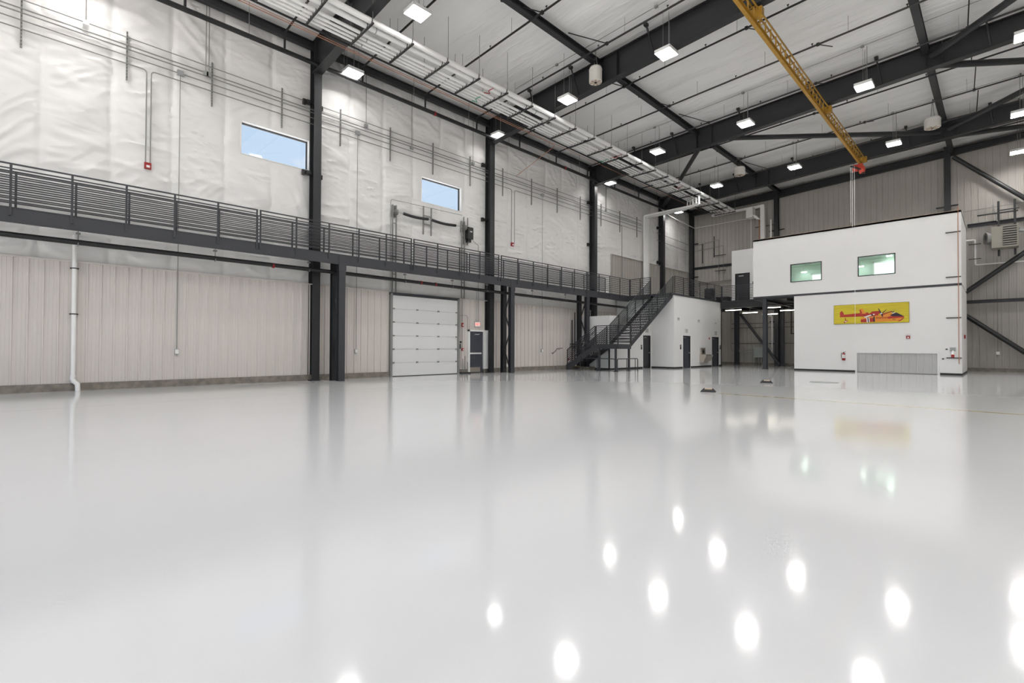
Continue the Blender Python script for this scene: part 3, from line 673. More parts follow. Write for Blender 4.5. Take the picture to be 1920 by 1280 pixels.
# ------------------------------------------------------------ catwalk
XO, ZD = -17.95, 4.88
cw = empty('catwalk', (XO, 12, ZD), 'long charcoal steel catwalk deck along the left wall', 'walkway')
MB().box(XO-.09,XO,-3,28.95,4.53,4.55).box(XO-.09,XO,-3,28.95,4.90,4.92).box(XO-.09,XO-.078,-3,28.95,4.55,4.90).build('edge_beam', M['steel2'], cw)
g = MB().box(XO+.0,XO+.003,-3,-3,4.4,4.4) if 0 else MB()
B(XO-.084,XO-.01,-3,28.95,4.55,4.90).build('beam_web', M['steel2'], cw)
MB().box(-18.92,-18.84,-3,28.95,4.76,4.86).build('inner_beam', M['steel'], cw)
B(-18.92,XO-.09,-3,28.95,4.845,4.875).build('deck_grating', M['galvd'], cw)
for i in range(26): B(-18.84,XO-.09,-2.5+1.23*i,-2.45+1.23*i,4.74,4.84).build('cross_joist', M['steel'], cw)
sections = [(-3.,5.27,'near left part of the catwalk'),(5.33,11.45,'catwalk in front of the first window column'),(11.53,16.64,'catwalk above the overhead door'),(16.76,24.05,'catwalk beyond the second column'),(24.12,28.95,'catwalk end beside the stairs')]
RZ = [6.04-.122*i for i in range(9)]
def railing(root, P, Q, ypitch, zbot=4.70, w=.05, first=None, posts=None, mt='steel2', rz=RZ, side=(1,0,0)):
    P, Q = V(P), V(Q); L = (Q-P).length; d = (Q-P)/L; n = posts or max(1, round(L/ypitch))
    dz = P.z
    for i, z in enumerate(rz):
        h = .035 if i == 0 else .03
        MB().bar(P+V((0,0,z)), Q+V((0,0,z)), .03, h if i else .04).build('top_rail' if i == 0 else 'rail', M[mt], root)
    for i in range(n+1):
        p = P + d*(w/2 + (L-w)*i/n)
        MB().bar(p+V((0,0,zbot)), p+V((0,0,rz[0])), w, .035, up=d.cross(V((0,0,1)))).build('post', M[mt], root)
for a, b, lb in sections:
    r = empty('railing_section', (XO+.02,(a+b)/2,ZD), 'outer railing section, '+lb, 'railing', 'catwalk outer railing sections')
    railing(r, (XO+.02,a,0), (XO+.02,b,0), 1.23)
r = empty('inner_railing', (-18.72,7,ZD), 'inner railing on the wall side of the catwalk, near half', 'railing')
for a, b in ((-3.,15.2),):
    railing(r, (-18.72,a,0), (-18.72,b,0), 1.23, zbot=4.88)
r = empty('inner_railing', (-18.72,20,ZD), 'inner railing on the wall side of the catwalk, far half', 'railing')
railing(r, (-18.72,15.3,0), (-18.72,27.2,0), 1.23, zbot=4.88)
for y, lb in ((8.33,'first lattice post frame under the catwalk, beside the first column'),(17.66,'second lattice post frame under the catwalk, right of the exit door'),(24.24,'third lattice post frame under the catwalk, near the stairs')):
    r = empty('lattice_post', (-18.3,y,0), lb, 'post', 'lattice posts under the catwalk')
    MB().ibeam((XO-.11,y,0),(XO-.11,y,4.53),.26,.22,.016,.012,up=(1,0,0)).build('outer_leg', M['steel2'], r)
    MB().box(XO-.005,XO+.012,y-.15,y+.15,4.3,4.88).build('cap_plate', M['steel2'], r)
    MB().ibeam((-18.66,y,0),(-18.66,y,4.74),.26,.2,.016,.012,up=(1,0,0)).build('inner_leg', M['steel'], r)
    zz_ = [.15,1.2,2.2,3.2,4.2]
    for i in range(4):
        a, b = ((-18.56,XO-.22) if i % 2 else (XO-.22,-18.56))
        MB().bar((a,y,zz_[i]),(b,y,zz_[i+1]),.05,.05,up=(0,1,0)).build('lattice_bar', M['steel'], r)

# ------------------------------------------------------------ white room blocks under the mezzanine
ZM = 4.80
def wallbox(nm, bxs, m='white'):
    g = MB()
    for b in bxs: g.box(*b)
    return g.build(nm, M[m], kind='structure')
# tall restroom block, faces at y=29.4 and x=-14.9, recess at the right
wallbox('wall_restroom', [(-16.55,-14.9,29.4,29.55,0,ZM),(XW,-16.4,29.4,29.55,3.3,ZM),(-15.05,-14.9,29.55,30.67,0,ZM),(-15.05,-14.9,31.7,35.25,0,ZM),(-15.05,-14.9,36.39,37.0,0,ZM),(-15.05,-14.9,30.67,31.7,2.17,ZM),(-15.05,-14.9,35.25,36.39,2.17,ZM),(XW,-14.9,36.85,37.0,0,ZM),(XW,-15.05,29.55,36.85,ZM-.1,ZM)])
wallbox('wall_storage', [(XW,-16.55,24.5,24.62,0,3.3),(-16.67,-16.55,24.62,28.37,0,3.3),(-16.67,-16.55,29.3,29.4,0,3.3),(-16.67,-16.55,28.37,29.3,2.17,3.3),(XW,-16.67,24.62,29.4,3.2,3.3)])
def base(n, p, q):
    p, q = V(p), V(q); d = (q-p).normalized(); nrm = d.cross(V((0,0,1)))*.012
    MB().prism([p-nrm*0,q-nrm*0,q+nrm,p+nrm],(0,0,.1)).build('baseboard_%s' % n, M['rubber'], kind='structure')
base('storage_front', (-19.2,24.5,0), (-16.54,24.5,0)); base('storage_side', (-16.55,24.49,0), (-16.55,28.3,0))
base('restroom_front', (-16.53,29.4,0), (-14.88,29.4,0)); base('restroom_side_near', (-14.9,29.4,0), (-14.9,30.6,0)); base('restroom_side_mid', (-14.9,31.77,0), (-14.9,35.18,0)); base('restroom_side_far', (-14.9,36.45,0), (-14.9,37,0))
def side_door(n, x, y0, y1, h, m='doord', lever=True):
    r = empty('door_%d' % n, (x,(y0+y1)/2,0), None, None, kind='structure')
    lf = B(x-.09,x-.04,y0+.04,y1-.04,.01,h-.03).build('door_leaf', M[m], r)
    MB().box(x-.14,x+.012,y0,y0+.05,0,h).box(x-.14,x+.012,y1-.05,y1,0,h).box(x-.14,x+.012,y0,y1,h-.05,h).build('door_frame', M['blackg'], r)
    MB().box(x-.04,x+.03,y1-.16,y1-.10,1.0,1.05).box(x+.0,x+.03,y1-.28,y1-.10,1.0,1.03).build('door_handle', M['galv'], lf)
    MB().box(x-.04,x-.0,y0+.12,y0+.42,h-.16,h-.1).build('door_closer', M['galvd'], lf)
side_door(2, -16.55, 28.37, 29.3, 2.17); side_door(3, -14.9, 30.67, 31.7, 2.17, 'door'); side_door(4, -14.9, 35.25, 36.39, 2.17, 'door')
def plaque(x, y, z, w, h, lb, rows=3, name='room_sign', cat='sign', m='sign'):
    g = MB().box(x,x+.015,y-w/2,y+w/2,z-h/2,z+h/2)
    for i in range(rows): g.box(x+.015,x+.018,y-w*.36,y+w*.36,z+h*.32-i*h*.3-.02,z+h*.32-i*h*.3+.02,1)
    g.build(name, [M[m],M['signd']], label=lb, cat=cat)
plaque(-16.55,28.83,2.5,.4,.28,'pale sign above the dark door beside the stairs'); plaque(-14.9,31.14,2.5,.42,.28,'pale sign above the left restroom door'); plaque(-14.9,35.9,2.46,.42,.3,'pale sign above the right restroom door')
plaque(-14.9,29.99,3.25,.3,.22,'faint square vent high on the left of the restroom wall',2,'wall_vent','vent'); plaque(-14.9,33.02,3.24,.34,.22,'faint square vent high in the middle of the restroom wall',2,'wall_vent','vent')
plaque(-14.9,35.9,3.2,.3,.1,'faint vent high near the right end of the restroom wall',1,'wall_vent','vent')
def black_panel(x, y, z, lb): MB().box(x,x+.02,y-.07,y+.07,z-.02,z+.14).box(x,x+.02,y-.07,y+.07,z-.16,z-.03).box(x+.02,x+.024,y-.03,y+.03,z+.03,z+.09,1).build('restroom_plaque', [M['blackg'],M['sign']], label=lb, cat='sign')
black_panel(-14.9,30.29,1.42,'black plaque left of the left restroom door'); black_panel(-14.9,36.7,1.42,'black plaque right of the right restroom door'); black_panel(-16.55,28.15,1.4,'small black plaque left of the dark door beside the stairs')
B(-14.9,-14.86,34.68,34.78,1.98,2.12).build('alarm_strobe', M['red'], label='tiny dark red strobe left of the right restroom door', cat='fire alarm')
r = empty('drinking_fountain', (-14.9,33.8,.3), 'stainless drinking fountain with bottle filler between the restroom doors', 'drinking fountain')
B(-14.9,-14.78,33.2,33.85,.9,1.36).build('bottle_filler', M['stain'], r)
B(-14.78,-14.775,33.4,33.6,.98,1.2).build('filler_alcove', M['blackg'], r)
MB().prism([(-14.9,33.15,.3),(-14.62,33.15,.32),(-14.42,33.15,.82),(-14.42,33.15,.9),(-14.9,33.15,.9)],(0,.75,0)).build('basin', M['stain'], r)
MB().prism([(-14.9,33.95,.42),(-14.62,33.95,.44),(-14.45,33.95,.86),(-14.9,33.95,.9)],(0,.45,0)).build('second_basin', M['stain'], r)
MB().box(-14.61,-14.58,33.25,33.42,.5,.74).box(-14.61,-14.58,33.5,33.66,.5,.74).build('grille', M['blackg'], r)

# ------------------------------------------------------------ office box
Y0, XA, XB, ZT = 33.3, -11.36, -1.38, 8.42
w3 = (-9.17,-7.48,5.45,6.58); w4 = (-5.71,-4.01,5.46,6.60)
ob = [(XA,w3[0],Y0,Y0+.15,4.70,ZT),(w3[1],w4[0],Y0,Y0+.15,4.70,ZT),(w4[1],XB,Y0,Y0+.15,4.70,ZT)]
for w in (w3,w4): ob += [(w[0],w[1],Y0,Y0+.15,4.70,w[2]),(w[0],w[1],Y0,Y0+.15,w[3],ZT)]
ob += [(XA,XA+.12,Y0+.15,38.4,4.7,ZT),(XB-.12,XB,Y0+.15,38.4,4.7,ZT),(XA,XB,Y0,38.4,ZT-.1,ZT)]
ob += [(-8.97,-5.83,Y0,Y0+.15,0,4.58),(-5.83,-2.26,Y0,Y0+.15,1.17,4.58),(-2.26,XB,Y0,Y0+.15,0,4.58),(XB-.12,XB,Y0+.15,38.4,0,4.58),(-8.97,-8.85,Y0+.15,38.4,0,4.58)]
wallbox('wall_office', ob)
MB().box(XA-.0,XB+.01,Y0-.02,Y0+.13,4.58,4.70).box(XA,XB-.13,Y0+.15,38.4,4.5,4.7).build('trim_1', M['steel2'], kind='structure')
MB().box(XA,XB,Y0-.03,Y0+.02,ZT,ZT+.02).build('trim_2', M['tan'], kind='structure')
base('office_left', (-8.97,Y0,0), (-5.86,Y0,0)); base('office_right', (-2.22,Y0,0), (XB+.01,Y0,0)); base('office_side', (XB,Y0-.01,0), (XB,38.4,0)); 
# interior seen through the two windows
gi = MB().box(-11.2,-1.5,37.2,37.3,4.7,8.2).box(-11.2,-1.5,37.12,37.2,6.98,7.05).build('wall_office_interior', M['greenwall'], kind='structure')
B(-11.2,-1.5,Y0+.15,37.2,7.9,7.96).build('ceiling_office', M['whitem'], kind='structure')
B(-11.2,-1.5,Y0+.15,37.2,4.70,4.74).build('floor_office', M['cream'], kind='structure')
for k, x, z in ((1,-9.30,6.51),(2,-6.15,6.52),(3,-4.72,7.0)):
    r = empty('office_light', (x,36.8,z), ['twin office lamp seen through the left office window','twin office lamp low in the left of the right office window','twin office lamp high in the right office window'][k-1], 'lamp', 'lamps inside the office')
    B(x-.16,x+.16,36.7,36.9,z+.02,z+.05).build('lamp_body', M['whitem'], r)
    T([(x,36.8,z+.05),(x,36.8,7.9)],.008,5).build('hanger', M['whitem'], r)
    for d in (-.08,.08): MB().box(x+d-.05,x+d+.05,36.7,36.9,z-.02,z+.02).build('lamp_panel', M['ofled'], r)
for x in (-9.5,-6.,-3.):  # unseen glowing panels added to brighten the office interior
    r = empty('office_fill_panel', (x,35.,7.85), 'unseen fill panel added in the office ceiling to light the room', 'lamp', 'added office fill panels')
    B(x-.6,x+.6,34.7,35.3,7.88,7.90).build('lamp_frame', M['whitem'], r); B(x-.55,x+.55,34.75,35.25,7.86,7.88).build('lamp_panel', mat('office_fill_glow', (.9,.9,.9), .5, emit=(1,.98,.95), es=9), r)
for x0, x1, n, zt2 in ((-8.98,-7.9,5,6.40),(-5.60,-3.6,6,6.78)):
    r = empty('window_%d' % n, (x0,37.15,5.2), None, None, kind='structure')
    MB().box(x0,x1,37.1,37.2,zt2-.08,zt2).box(x0,x0+.08,37.1,37.2,5.2,zt2).box(x1-.08,x1,37.1,37.2,5.2,zt2).build('window_frame', M['whitem'], r)
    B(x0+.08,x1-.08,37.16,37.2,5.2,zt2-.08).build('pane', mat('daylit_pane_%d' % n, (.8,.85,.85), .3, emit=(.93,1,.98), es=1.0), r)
for n, w in ((3,w3),(4,w4)):
    r = empty('window_%d' % n, ((w[0]+w[1])/2,Y0,w[2]), None, None, kind='structure'); t = .045
    MB().box(w[0],w[1],Y0-.015,Y0+.1,w[2],w[2]+t).box(w[0],w[1],Y0-.015,Y0+.1,w[3]-t,w[3]).box(w[0],w[0]+t,Y0-.015,Y0+.1,w[2],w[3]).box(w[1]-t,w[1],Y0-.015,Y0+.1,w[2],w[3]).build('window_frame', M['blackg'], r)
    B(w[0]+t,w[1]-t,Y0+.04,Y0+.05,w[2]+t,w[3]-t).build('pane', M['glassg'], r)
# low corrugated panel set in the office wall
r = empty('corrugated_wainscot', (-4.05,Y0,0), 'low pale ribbed metal panel with white trim at the foot of the office wall', 'wall panel')
siding('X', -5.77, -2.32, .02, 1.10, Y0+.06, -1, p=.3155, ph=-5.7).build('ribbed_sheet', M['sidingg'], r)
MB().box(-5.85,-5.77,Y0-.03,Y0+.06,0,1.18).box(-2.32,-2.24,Y0-.03,Y0+.06,0,1.18).box(-5.77,-2.32,Y0-.03,Y0+.06,1.10,1.18).build('trim_frame', M['whitem'], r)
# fire extinguisher(s)
def extinguisher(x, y, z, face, lb, h=.5):
    r = empty('fire_extinguisher', (x,y,z), lb, 'fire extinguisher', 'fire extinguishers')
    cy_ = MB().lathe((x,y,z),[(.07,0),(.085,.02),(.085,h*.72),(.06,h*.82),(.025,h*.86)],n=16).build('cylinder', M['red'], r, smooth=True)
    MB().lathe((x,y,z+h*.28),[(.0865,0),(.0865,.10)],n=16).build('instruction_label', M['pvc'], cy_)
    MB().lathe((x,y,z+h*.5),[(.0866,0),(.0866,.09)],n=16).build('white_band', M['pvc'], cy_)
    MB().box(x-.02,x+.02,y-.02,y+.02,z+h*.86,z+h*.96).bar((x-.02,y,z+h*.95),(x+.10,y,z+h*1.02),.025,.015).build('valve_lever', M['black'], r)
    T(rpath([(x-.02,y,z+h*.9),(x-.12,y,z+h*.85),(x-.11,y,z+h*.3)],.05),.012,6).build('hose', M['black'], r)
extinguisher(-6.38,Y0-.12,.66,'y','red fire extinguisher hung on the white office wall below the painting')
extinguisher(XW+.33,23.55,.22,'x','red fire extinguisher standing on the yellow curb beside the stairs')
# fire alarm on the office wall
r = empty('fire_alarm_station', (-3.49,Y0,1.97), 'red fire alarm box on the office wall below the right end of the painting', 'fire alarm')
B(-3.57,-3.41,Y0-.06,Y0,1.89,2.05).build('alarm_body', M['red'], r); B(-3.52,-3.46,Y0-.075,Y0-.06,1.92,1.99).build('strobe_lens', M['pvc'], r)
# copper pipe and brackets
T([(-1.49,Y0-.08,.58),(-1.49,Y0-.08,8.6)],.016,8).build('copper_riser', M['copper'], label='thin copper pipe up the right edge of the office box', cat='pipe', smooth=True)
for z, lb in ((7.33,'topmost'),(5.03,'second'),(2.94,'third'),(.885,'lowest')):
    B(-1.97,-1.39,Y0-.06,Y0,z-.022,z+.022).build('pipe_bracket', M['black'], label=lb+' black strut bracket for the copper pipe at the office corner', cat='bracket', group='brackets on the office corner')
r = empty('electrical_socket', (-1.72,Y0,1.0), 'grey industrial socket with red plug near the right foot of the office wall', 'socket')
B(-1.83,-1.62,Y0-.1,Y0,1.22,1.42).build('socket_box', M['greyb'], r); MB().tube([(-1.72,Y0-.05,1.24),(-1.72,Y0-.16,.98)],.06,12).build('plug', M['pvc'], r); MB().tube([(-1.72,Y0-.14,1.03),(-1.72,Y0-.2,.93)],.065,12).build('plug_collar', M['red'], r)
for x,z,lb in ((-1.96,1.33,'small black outlet beside the grey industrial socket'),(-2.1,.83,'lower small black outlet near the office corner')): B(x-.04,x+.04,Y0-.03,Y0,z-.03,z+.03).build('outlet', M['black'], label=lb, cat='outlet')
B(XB,XB+.06,35.2,35.35,1.9,2.1).build('alarm_strobe', M['red'], label='dark red strobe on the right side face of the office box', cat='fire alarm')

# painting of a water bomber aircraft
r = empty('painting', (-5.15,Y0,2.78), 'wide yellow painting of a red and orange propeller aircraft on the office wall', 'painting')
pm = mat('yellow_painted_planks', (.68,.56,.02), .6, alt=(.45,.36,.03), nscale=3, nfac=.9)
nt = pm.node_tree; mp = nt.nodes.new('ShaderNodeMapping'); mp.inputs['Scale'].default_value = (.6,1,14)
tcn = [q for q in nt.nodes if q.type == 'TEX_COORD'][0]; nzn = [q for q in nt.nodes if q.type == 'TEX_NOISE'][0]
nt.links.new(tcn.outputs['Object'], mp.inputs[0]); nt.links.new(mp.outputs[0], nzn.inputs['Vector'])
px0, px1, pz0, pz1 = -6.86, -3.45, 2.78, 3.865
mm = [pm, mat('painted_red',(.42,.03,.02),.6), mat('painted_orange',(.75,.28,.03),.6), mat('painted_white',(.8,.8,.78),.6), mat('painted_black',(.02,.015,.03),.6), mat('painted_plank_edge',(.2,.14,.04),.7)]
g = MB().box(px0,px1,Y0-.05,Y0,pz0,pz1,0)
g.box(px0-.01,px1+.01,Y0-.052,Y0,pz0-.015,pz0,5).box(px0-.01,px1+.01,Y0-.052,Y0,pz1,pz1+.012,5).box(px0-.012,px0,Y0-.052,Y0,pz0,pz1,5).box(px1,px1+.012,Y0-.052,Y0,pz0,pz1,5)
def U(u, v): return (px0+(px1-px0)*u, pz1-(pz1-pz0)*v)
lay = [0]
def poly(pts, mi):
    lay[0] += 1; y = Y0-.05-.0012*lay[0]
    g.prism([(U(u,v)[0], y, U(u,v)[1]) for u,v in pts], (0,.0011,0), mi)
# coordinates read as fractions of the board
poly([(.085,.38),(.115,.30),(.145,.47),(.10,.66),(.088,.64)],1)            # tail fin left
poly([(.09,.52),(.36,.46),(.48,.44),(.5,.66),(.36,.64),(.09,.64)],1)       # rear boom
poly([(.36,.26),(.40,.22),(.43,.40),(.45,.5),(.37,.5)],2); poly([(.36,.28),(.375,.27),(.40,.48),(.37,.5)],1)
poly([(.375,.70),(.50,.66),(.70,.56),(.80,.50),(.86,.52),(.94,.72),(.90,.86),(.86,.93),(.38,.95)],2)
poly([(.375,.80),(.56,.72),(.57,.93),(.38,.95)],1)
poly([(.73,.72),(.85,.58),(.945,.70),(.93,.76),(.74,.80)],1)
poly([(.76,.62),(.84,.50),(.86,.53),(.94,.70),(.80,.68)],4)
poly([(.50,.50),(.53,.40),(.64,.38),(.64,.52),(.52,.62)],1); poly([(.66,.54),(.78,.42),(.80,.45),(.67,.60)],1); poly([(.48,.5),(.60,.46),(.62,.6),(.5,.66)],1)
poly([(.42,.66),(.45,.63),(.47,.60),(.56,.52),(.57,.56),(.48,.66),(.44,.72)],3); poly([(.51,.55),(.535,.54),(.55,.60),(.53,.62)],4)
poly([(.455,.72),(.495,.70),(.50,.95),(.46,.96)],3); poly([(.468,.71),(.482,.70),(.49,.95),(.475,.955)],4)
poly([(.55,.66),(.565,.65),(.568,.93),(.548,.94)],4)
poly([(.61,.27),(.62,.26),(.675,.60),(.672,.72),(.66,.66)],4); poly([(.65,.52),(.72,.32),(.722,.34),(.66,.55)],4); poly([(.635,.52),(.66,.47),(.665,.53),(.645,.56)],3)
poly([(.775,.42),(.80,.50),(.812,.49),(.82,.40),(.815,.40),(.803,.46),(.782,.41)],4); poly([(.79,.52),(.82,.48),(.83,.51),(.80,.55)],3)
poly([(.86,.93),(.90,.86),(.94,.74),(.945,.77),(.915,.88),(.885,.95)],1)
poly([(.14,.90),(.165,.84),(.20,.80),(.195,.86),(.165,.95),(.145,.96)],1); poly([(.155,.70),(.17,.70),(.175,.86),(.165,.86)],1); poly([(.15,.885),(.19,.84),(.165,.93)],3)
for q in range(9): poly([(.585+q*.018,.72+.002*(q%3)),(.595+q*.018,.70),(.598+q*.018,.77),(.588+q*.018,.785)],1)
g.build('board', mm, r)
text('painted_lettering','281',.10,(U(.82,.84)[0],Y0-.10,U(.82,.84)[1]),ROTY,mm[4],r,ext=.001)

# ------------------------------------------------------------ mezzanine deck, beam, posts
md = empty('mezzanine_deck', (-14.9,33,ZM), 'charcoal mezzanine deck edge above the white restroom block', 'deck')
MB().box(XW,-14.9+.03,29.0,37.1,ZM,4.92).build('deck_slab', M['steel2'], md)
MB().box(-14.87,XA+.1,36.9,40.9,4.78,4.92).build('deck_slab', M['steel2'], md)
B(-16.4,XA+2.5,36.75,36.95,4.35,4.80).build('edge_beam', M['steel'], md)
MB().box(XO,-16.45,28.88,29.0,4.6,4.92).build('landing_edge', M['steel2'], md)
MB().ibeam((-16.2,40.2,4.5),(-9.,40.2,4.5),.2,.3).build('rear_beam', M['steel'], md)
for x in (-14.2,-13.,-11.8,-10.6,-9.4): MB().ibeam((x,33.4 if x > XA else 37.,4.45),(x,40.6,4.45),.12,.22).build('deck_joist', M['steel'], md)
r = empty('mezzanine_railing', (-14.9,33,ZM), 'long mezzanine railing above the white restroom block', 'railing')
railing(r, (-14.9,29.45,0), (-14.9,36.98,0), 1.25, zbot=4.85)
r = empty('mezzanine_railing', (-13,36.98,ZM), 'short mezzanine railing in front of the dark upper door', 'railing')
railing(r, (-14.88,36.98,0), (XA+.0,36.98,0), 1.25, zbot=4.85)
r = empty('landing_railing', (-17.2,28.95,ZM), 'short railing turning from the catwalk end towards the stairs', 'railing')
railing(r, (XO+.04,28.95,0), (-16.32,28.95,0), .8, zbot=4.6)
for x, y, z1, w, lb, nm in ((-10.7,33.48,4.58,.24,'slate post under the left corner of the office box','mezzanine_post'),(-15.05,40.4,4.6,.3,'dark post at the left inside the opening below the mezzanine','mezzanine_post'),(-11.55,39.9,4.6,.26,'post with a lit edge at the foot of the pipe brace below the mezzanine','mezzanine_post')):
    rr = empty(nm, (x,y,0), lb, 'post', 'posts below the mezzanine')
    MB().ibeam((x,y,0),(x,y,z1),w,w,.016,.012,up=(1,0,0) if x != -10.7 else (0,1,0)).build('post_shaft', M['steel2'], rr); B(x-w/2-.04,x+w/2+.04,y-w/2-.04,y+w/2+.04,0,.02).build('base_plate', M['steel2'], rr)
# stair vestibule upstairs
wallbox('wall_vestibule', [(-14.72,-14.45,38.5,38.62,4.92,8.95),(-13.38,-11.2,38.5,38.62,4.92,8.95),(-14.45,-13.38,38.5,38.62,7.13,8.95),(-14.72,-14.6,38.62,40.95,4.92,8.95),(-14.72,-11.2,38.62,40.95,8.85,8.95)])
r = empty('door_5', (-13.9,38.5,4.92), None, None, kind='structure')
B(-14.4,-13.43,38.55,38.6,4.94,7.1).build('door_leaf', M['doord'], r); MB().box(-14.45,-14.4,38.47,38.62,4.92,7.13).box(-13.43,-13.38,38.47,38.62,4.92,7.13).box(-14.45,-13.38,38.47,38.62,7.09,7.13).build('door_frame', M['blackg'], r)
MB().box(-14.2,-13.85,38.49,38.55,6.9,6.97).build('door_closer', M['galv'], r)
B(-13.15,-12.98,38.42,38.5,6.2,6.42).build('card_reader', M['blackg'], label='black box on the wall right of the dark upper door', cat='wall device')
r = empty('work_table', (-15.4,38.9,4.92), 'dark low equipment stack on the mezzanine behind the railing', 'equipment')
B(-15.9,-15.0,38.4,39.1,5.1,5.35).build('equipment_body', M['black'], r); B(-15.85,-15.05,38.42,39.05,5.02,5.1).build('equipment_feet', M['tan'], r); B(-15.95,-14.95,38.35,39.15,5.35,5.4).build('equipment_lid', M['black'], r)
r = empty('equipment_cabinet', (-17.1,40.3,4.92), 'tall dark cabinet on the mezzanine near the corner column', 'cabinet')
B(-17.5,-16.9,39.9,40.5,4.94,6.35).build('cabinet_body', M['door'], r); B(-17.46,-16.94,39.88,39.9,5.0,6.3).build('cabinet_door', M['steel2'], r)
# strip lights in the opening
for k,(x,y,z,L) in enumerate(((-14.25,37.6,4.24,1.2),(-13.4,38.6,4.06,1.1),(-11.6,37.8,4.3,1.15),(-10.8,38.8,4.12,1.15),(-12.3,39.6,3.95,1.1))):
    r = empty('strip_light', (x,y,z), ['nearest left','second from left','right','far right','rearmost low'][k]+' fluorescent strip light below the mezzanine', 'lamp', 'strip lights below the mezzanine')
    B(x-L/2,x+L/2,y-.06,y+.06,z+.02,z+.07).build('housing', M['whitem'], r); MB().tube([(x-L/2+.02,y-.03,z),(x+L/2-.02,y-.03,z)],.022,8).build('tube', M['tube'], r)
    MB().tube([(x,y,z+.07),(x,y,4.78)],.012,5).build('hanger', M['galvd'], r)
# things in the opening at the back
r = empty('electrical_cabinet', (-13.3,40.3,0), 'grey floor-standing electrical cabinet in the opening below the mezzanine', 'cabinet')
B(-13.72,-12.95,40.3,40.6,.62,1.42).build('cabinet_body', M['greyb'], r)
for x in (-13.55,-13.35,-13.15): B(x-.02,x+.02,40.35,40.5,0,.62).build('leg', M['galvd'], r)
r = empty('pipe_rack_bench', (-14.1,40.5,0), 'low grey pipe rail on posts beside the electrical cabinet', 'rail')
MB().tube([(-14.9,40.45,1.1),(-13.7,40.45,1.13)],.05,10).tube([(-14.9,40.45,1.22),(-13.7,40.45,1.25)],.03,8).build('rail_pipe', M['galv'], r)
for x in (-14.5,-13.85): MB().tube([(x,40.45,0),(x,40.45,1.5)],.018,6).build('post', M['galvd'], r)
cond([(-12.7,40.7,3.9),(-12.5,40.7,3.9),(-12.5,40.7,.85)],.05,'white bent pipe behind the post under the mezzanine','pvc',.1,'white_pipe','pipes at the back wall')
for z, lb in ((3.35,'upper'),(3.0,'middle'),(1.75,'low')): cond([(-15.6,40.8,z),(-9.1,40.8,z)],.018,lb+' horizontal conduit on the back wall below the mezzanine','black',.1,'conduit','back wall conduits')
MB().box(-11.2,-11.14,40.7,40.76,2.5,4.4).box(-11.2,-10.6,40.7,40.76,2.44,2.5).build('dark_bracket', M['black'], label='dark L-shaped bracket high at the right of the mezzanine opening', cat='bracket')
cond([(-15.6,40.6,4.4),(-15.6,40.6,1.3),(-15.45,40.6,1.1)],.03,'grey conduit at the left of the opening below the mezzanine','greyb',.06,'conduit','back wall conduits')

# ------------------------------------------------------------ stairs
st = empty('staircase', (-16.2,23.6,0), 'charcoal steel staircase with a turning landing rising to the mezzanine', 'staircase')
ZL = 1.55; lx0, lx1, ly0, ly1 = -16.55, -15.0, 23.0, 24.35
MB().box(lx0,lx1,ly0,ly1,ZL-.05,ZL).build('landing_plate', M['steel2'], st)
MB().box(lx0,lx1,ly0-.02,ly0+.02,ZL-.27,ZL).box(lx1-.02,lx1+.02,ly0,ly1,ZL-.27,ZL).box(lx0,lx1,ly1-.02,ly1+.02,ZL-.27,ZL).build('landing_frame', M['steel2'], st)
for x, y in ((-16.25,23.0),(-15.15,23.02),(-15.1,24.3)):
    MB().box(x-.05,x+.05,y-.05,y+.05,0,ZL-.2).box(x-.1,x+.1,y-.1,y+.1,0,.02).build('landing_post', M['steel2'], st)
# lower flight along +X
x0s, n1 = -18.58, 8; rn = (lx0-x0s)/n1; rs = ZL/ (n1+1)
for y in (ly0,ly1-.02):
    MB().prism([(x0s-.12,y,.02),(x0s+.18,y,.02),(lx0+.05,y,ZL-.29),(lx0+.05,y,ZL+.02),(x0s-.12,y,.30)],(0,.03,0)).build('lower_stringer', M['steel2'], st)
for i in range(n1):
    z = rs*(i+1); x = x0s+rn*i
    MB().box(x,x+rn-.02,ly0+.03,ly1-.02,z-.03,z).build('tread', M['steel2'], st)
B(x0s+.2,lx0+.0,ly1+.03,ly1+.06,.0,.02).build('kick_strip', M['steel'], st)
# upper flight along +Y
n2 = 18; y0s, y1s = ly1, 29.45; ux0, ux1 = -16.45, -15.0; ru = (4.90-ZL)/(n2+1); rr_ = (y1s-y0s)/n2
for x in (ux0,ux1-.03):
    MB().prism([(x,y0s-.05,ZL-.20),(x,y0s-.05,ZL+.10),(x,y1s,5.0),(x,y1s,4.70)],(.03,0,0)).build('upper_stringer', M['steel2'], st)
for i in range(n2):
    z = ZL+ru*(i+1); y = y0s+rr_*i
    MB().box(ux0+.03,ux1-.03,y,y+.25,z-.03,z).box(ux0+.03,ux1-.03,y,y+.01,z-.06,z).build('tread', M['steel2'], st)
def srail(P, Q, n, npost, nm, dz0=1.05, rows=9):
    P, Q = V(P), V(Q)
    for i in range(rows):
        h = V((0,0,dz0-.118*i)); MB().bar(P+h, Q+h, .032, .045 if i == 0 else .032).build(nm, M['steel2'], st)
    for i in range(npost+1):
        p = P.lerp(Q, i/npost); MB().box(p.x-.022,p.x+.022,p.y-.022,p.y+.022,p.z-.22,p.z+dz0).build('baluster_post', M['steel2'], st)
srail((x0s-.02,ly0+.0,.17),(lx0,ly0+.0,ZL),8,2,'lower_rail'); srail((x0s-.02,ly1-.0,.17),(lx0-.1,ly1-.0,ZL),8,2,'lower_rail')
srail((lx0+.08,ly0,ZL),(lx1,ly0,ZL),1,2,'landing_rail'); srail((lx1,ly0+.02,ZL),(lx1,ly1-.06,ZL),1,1,'landing_rail')
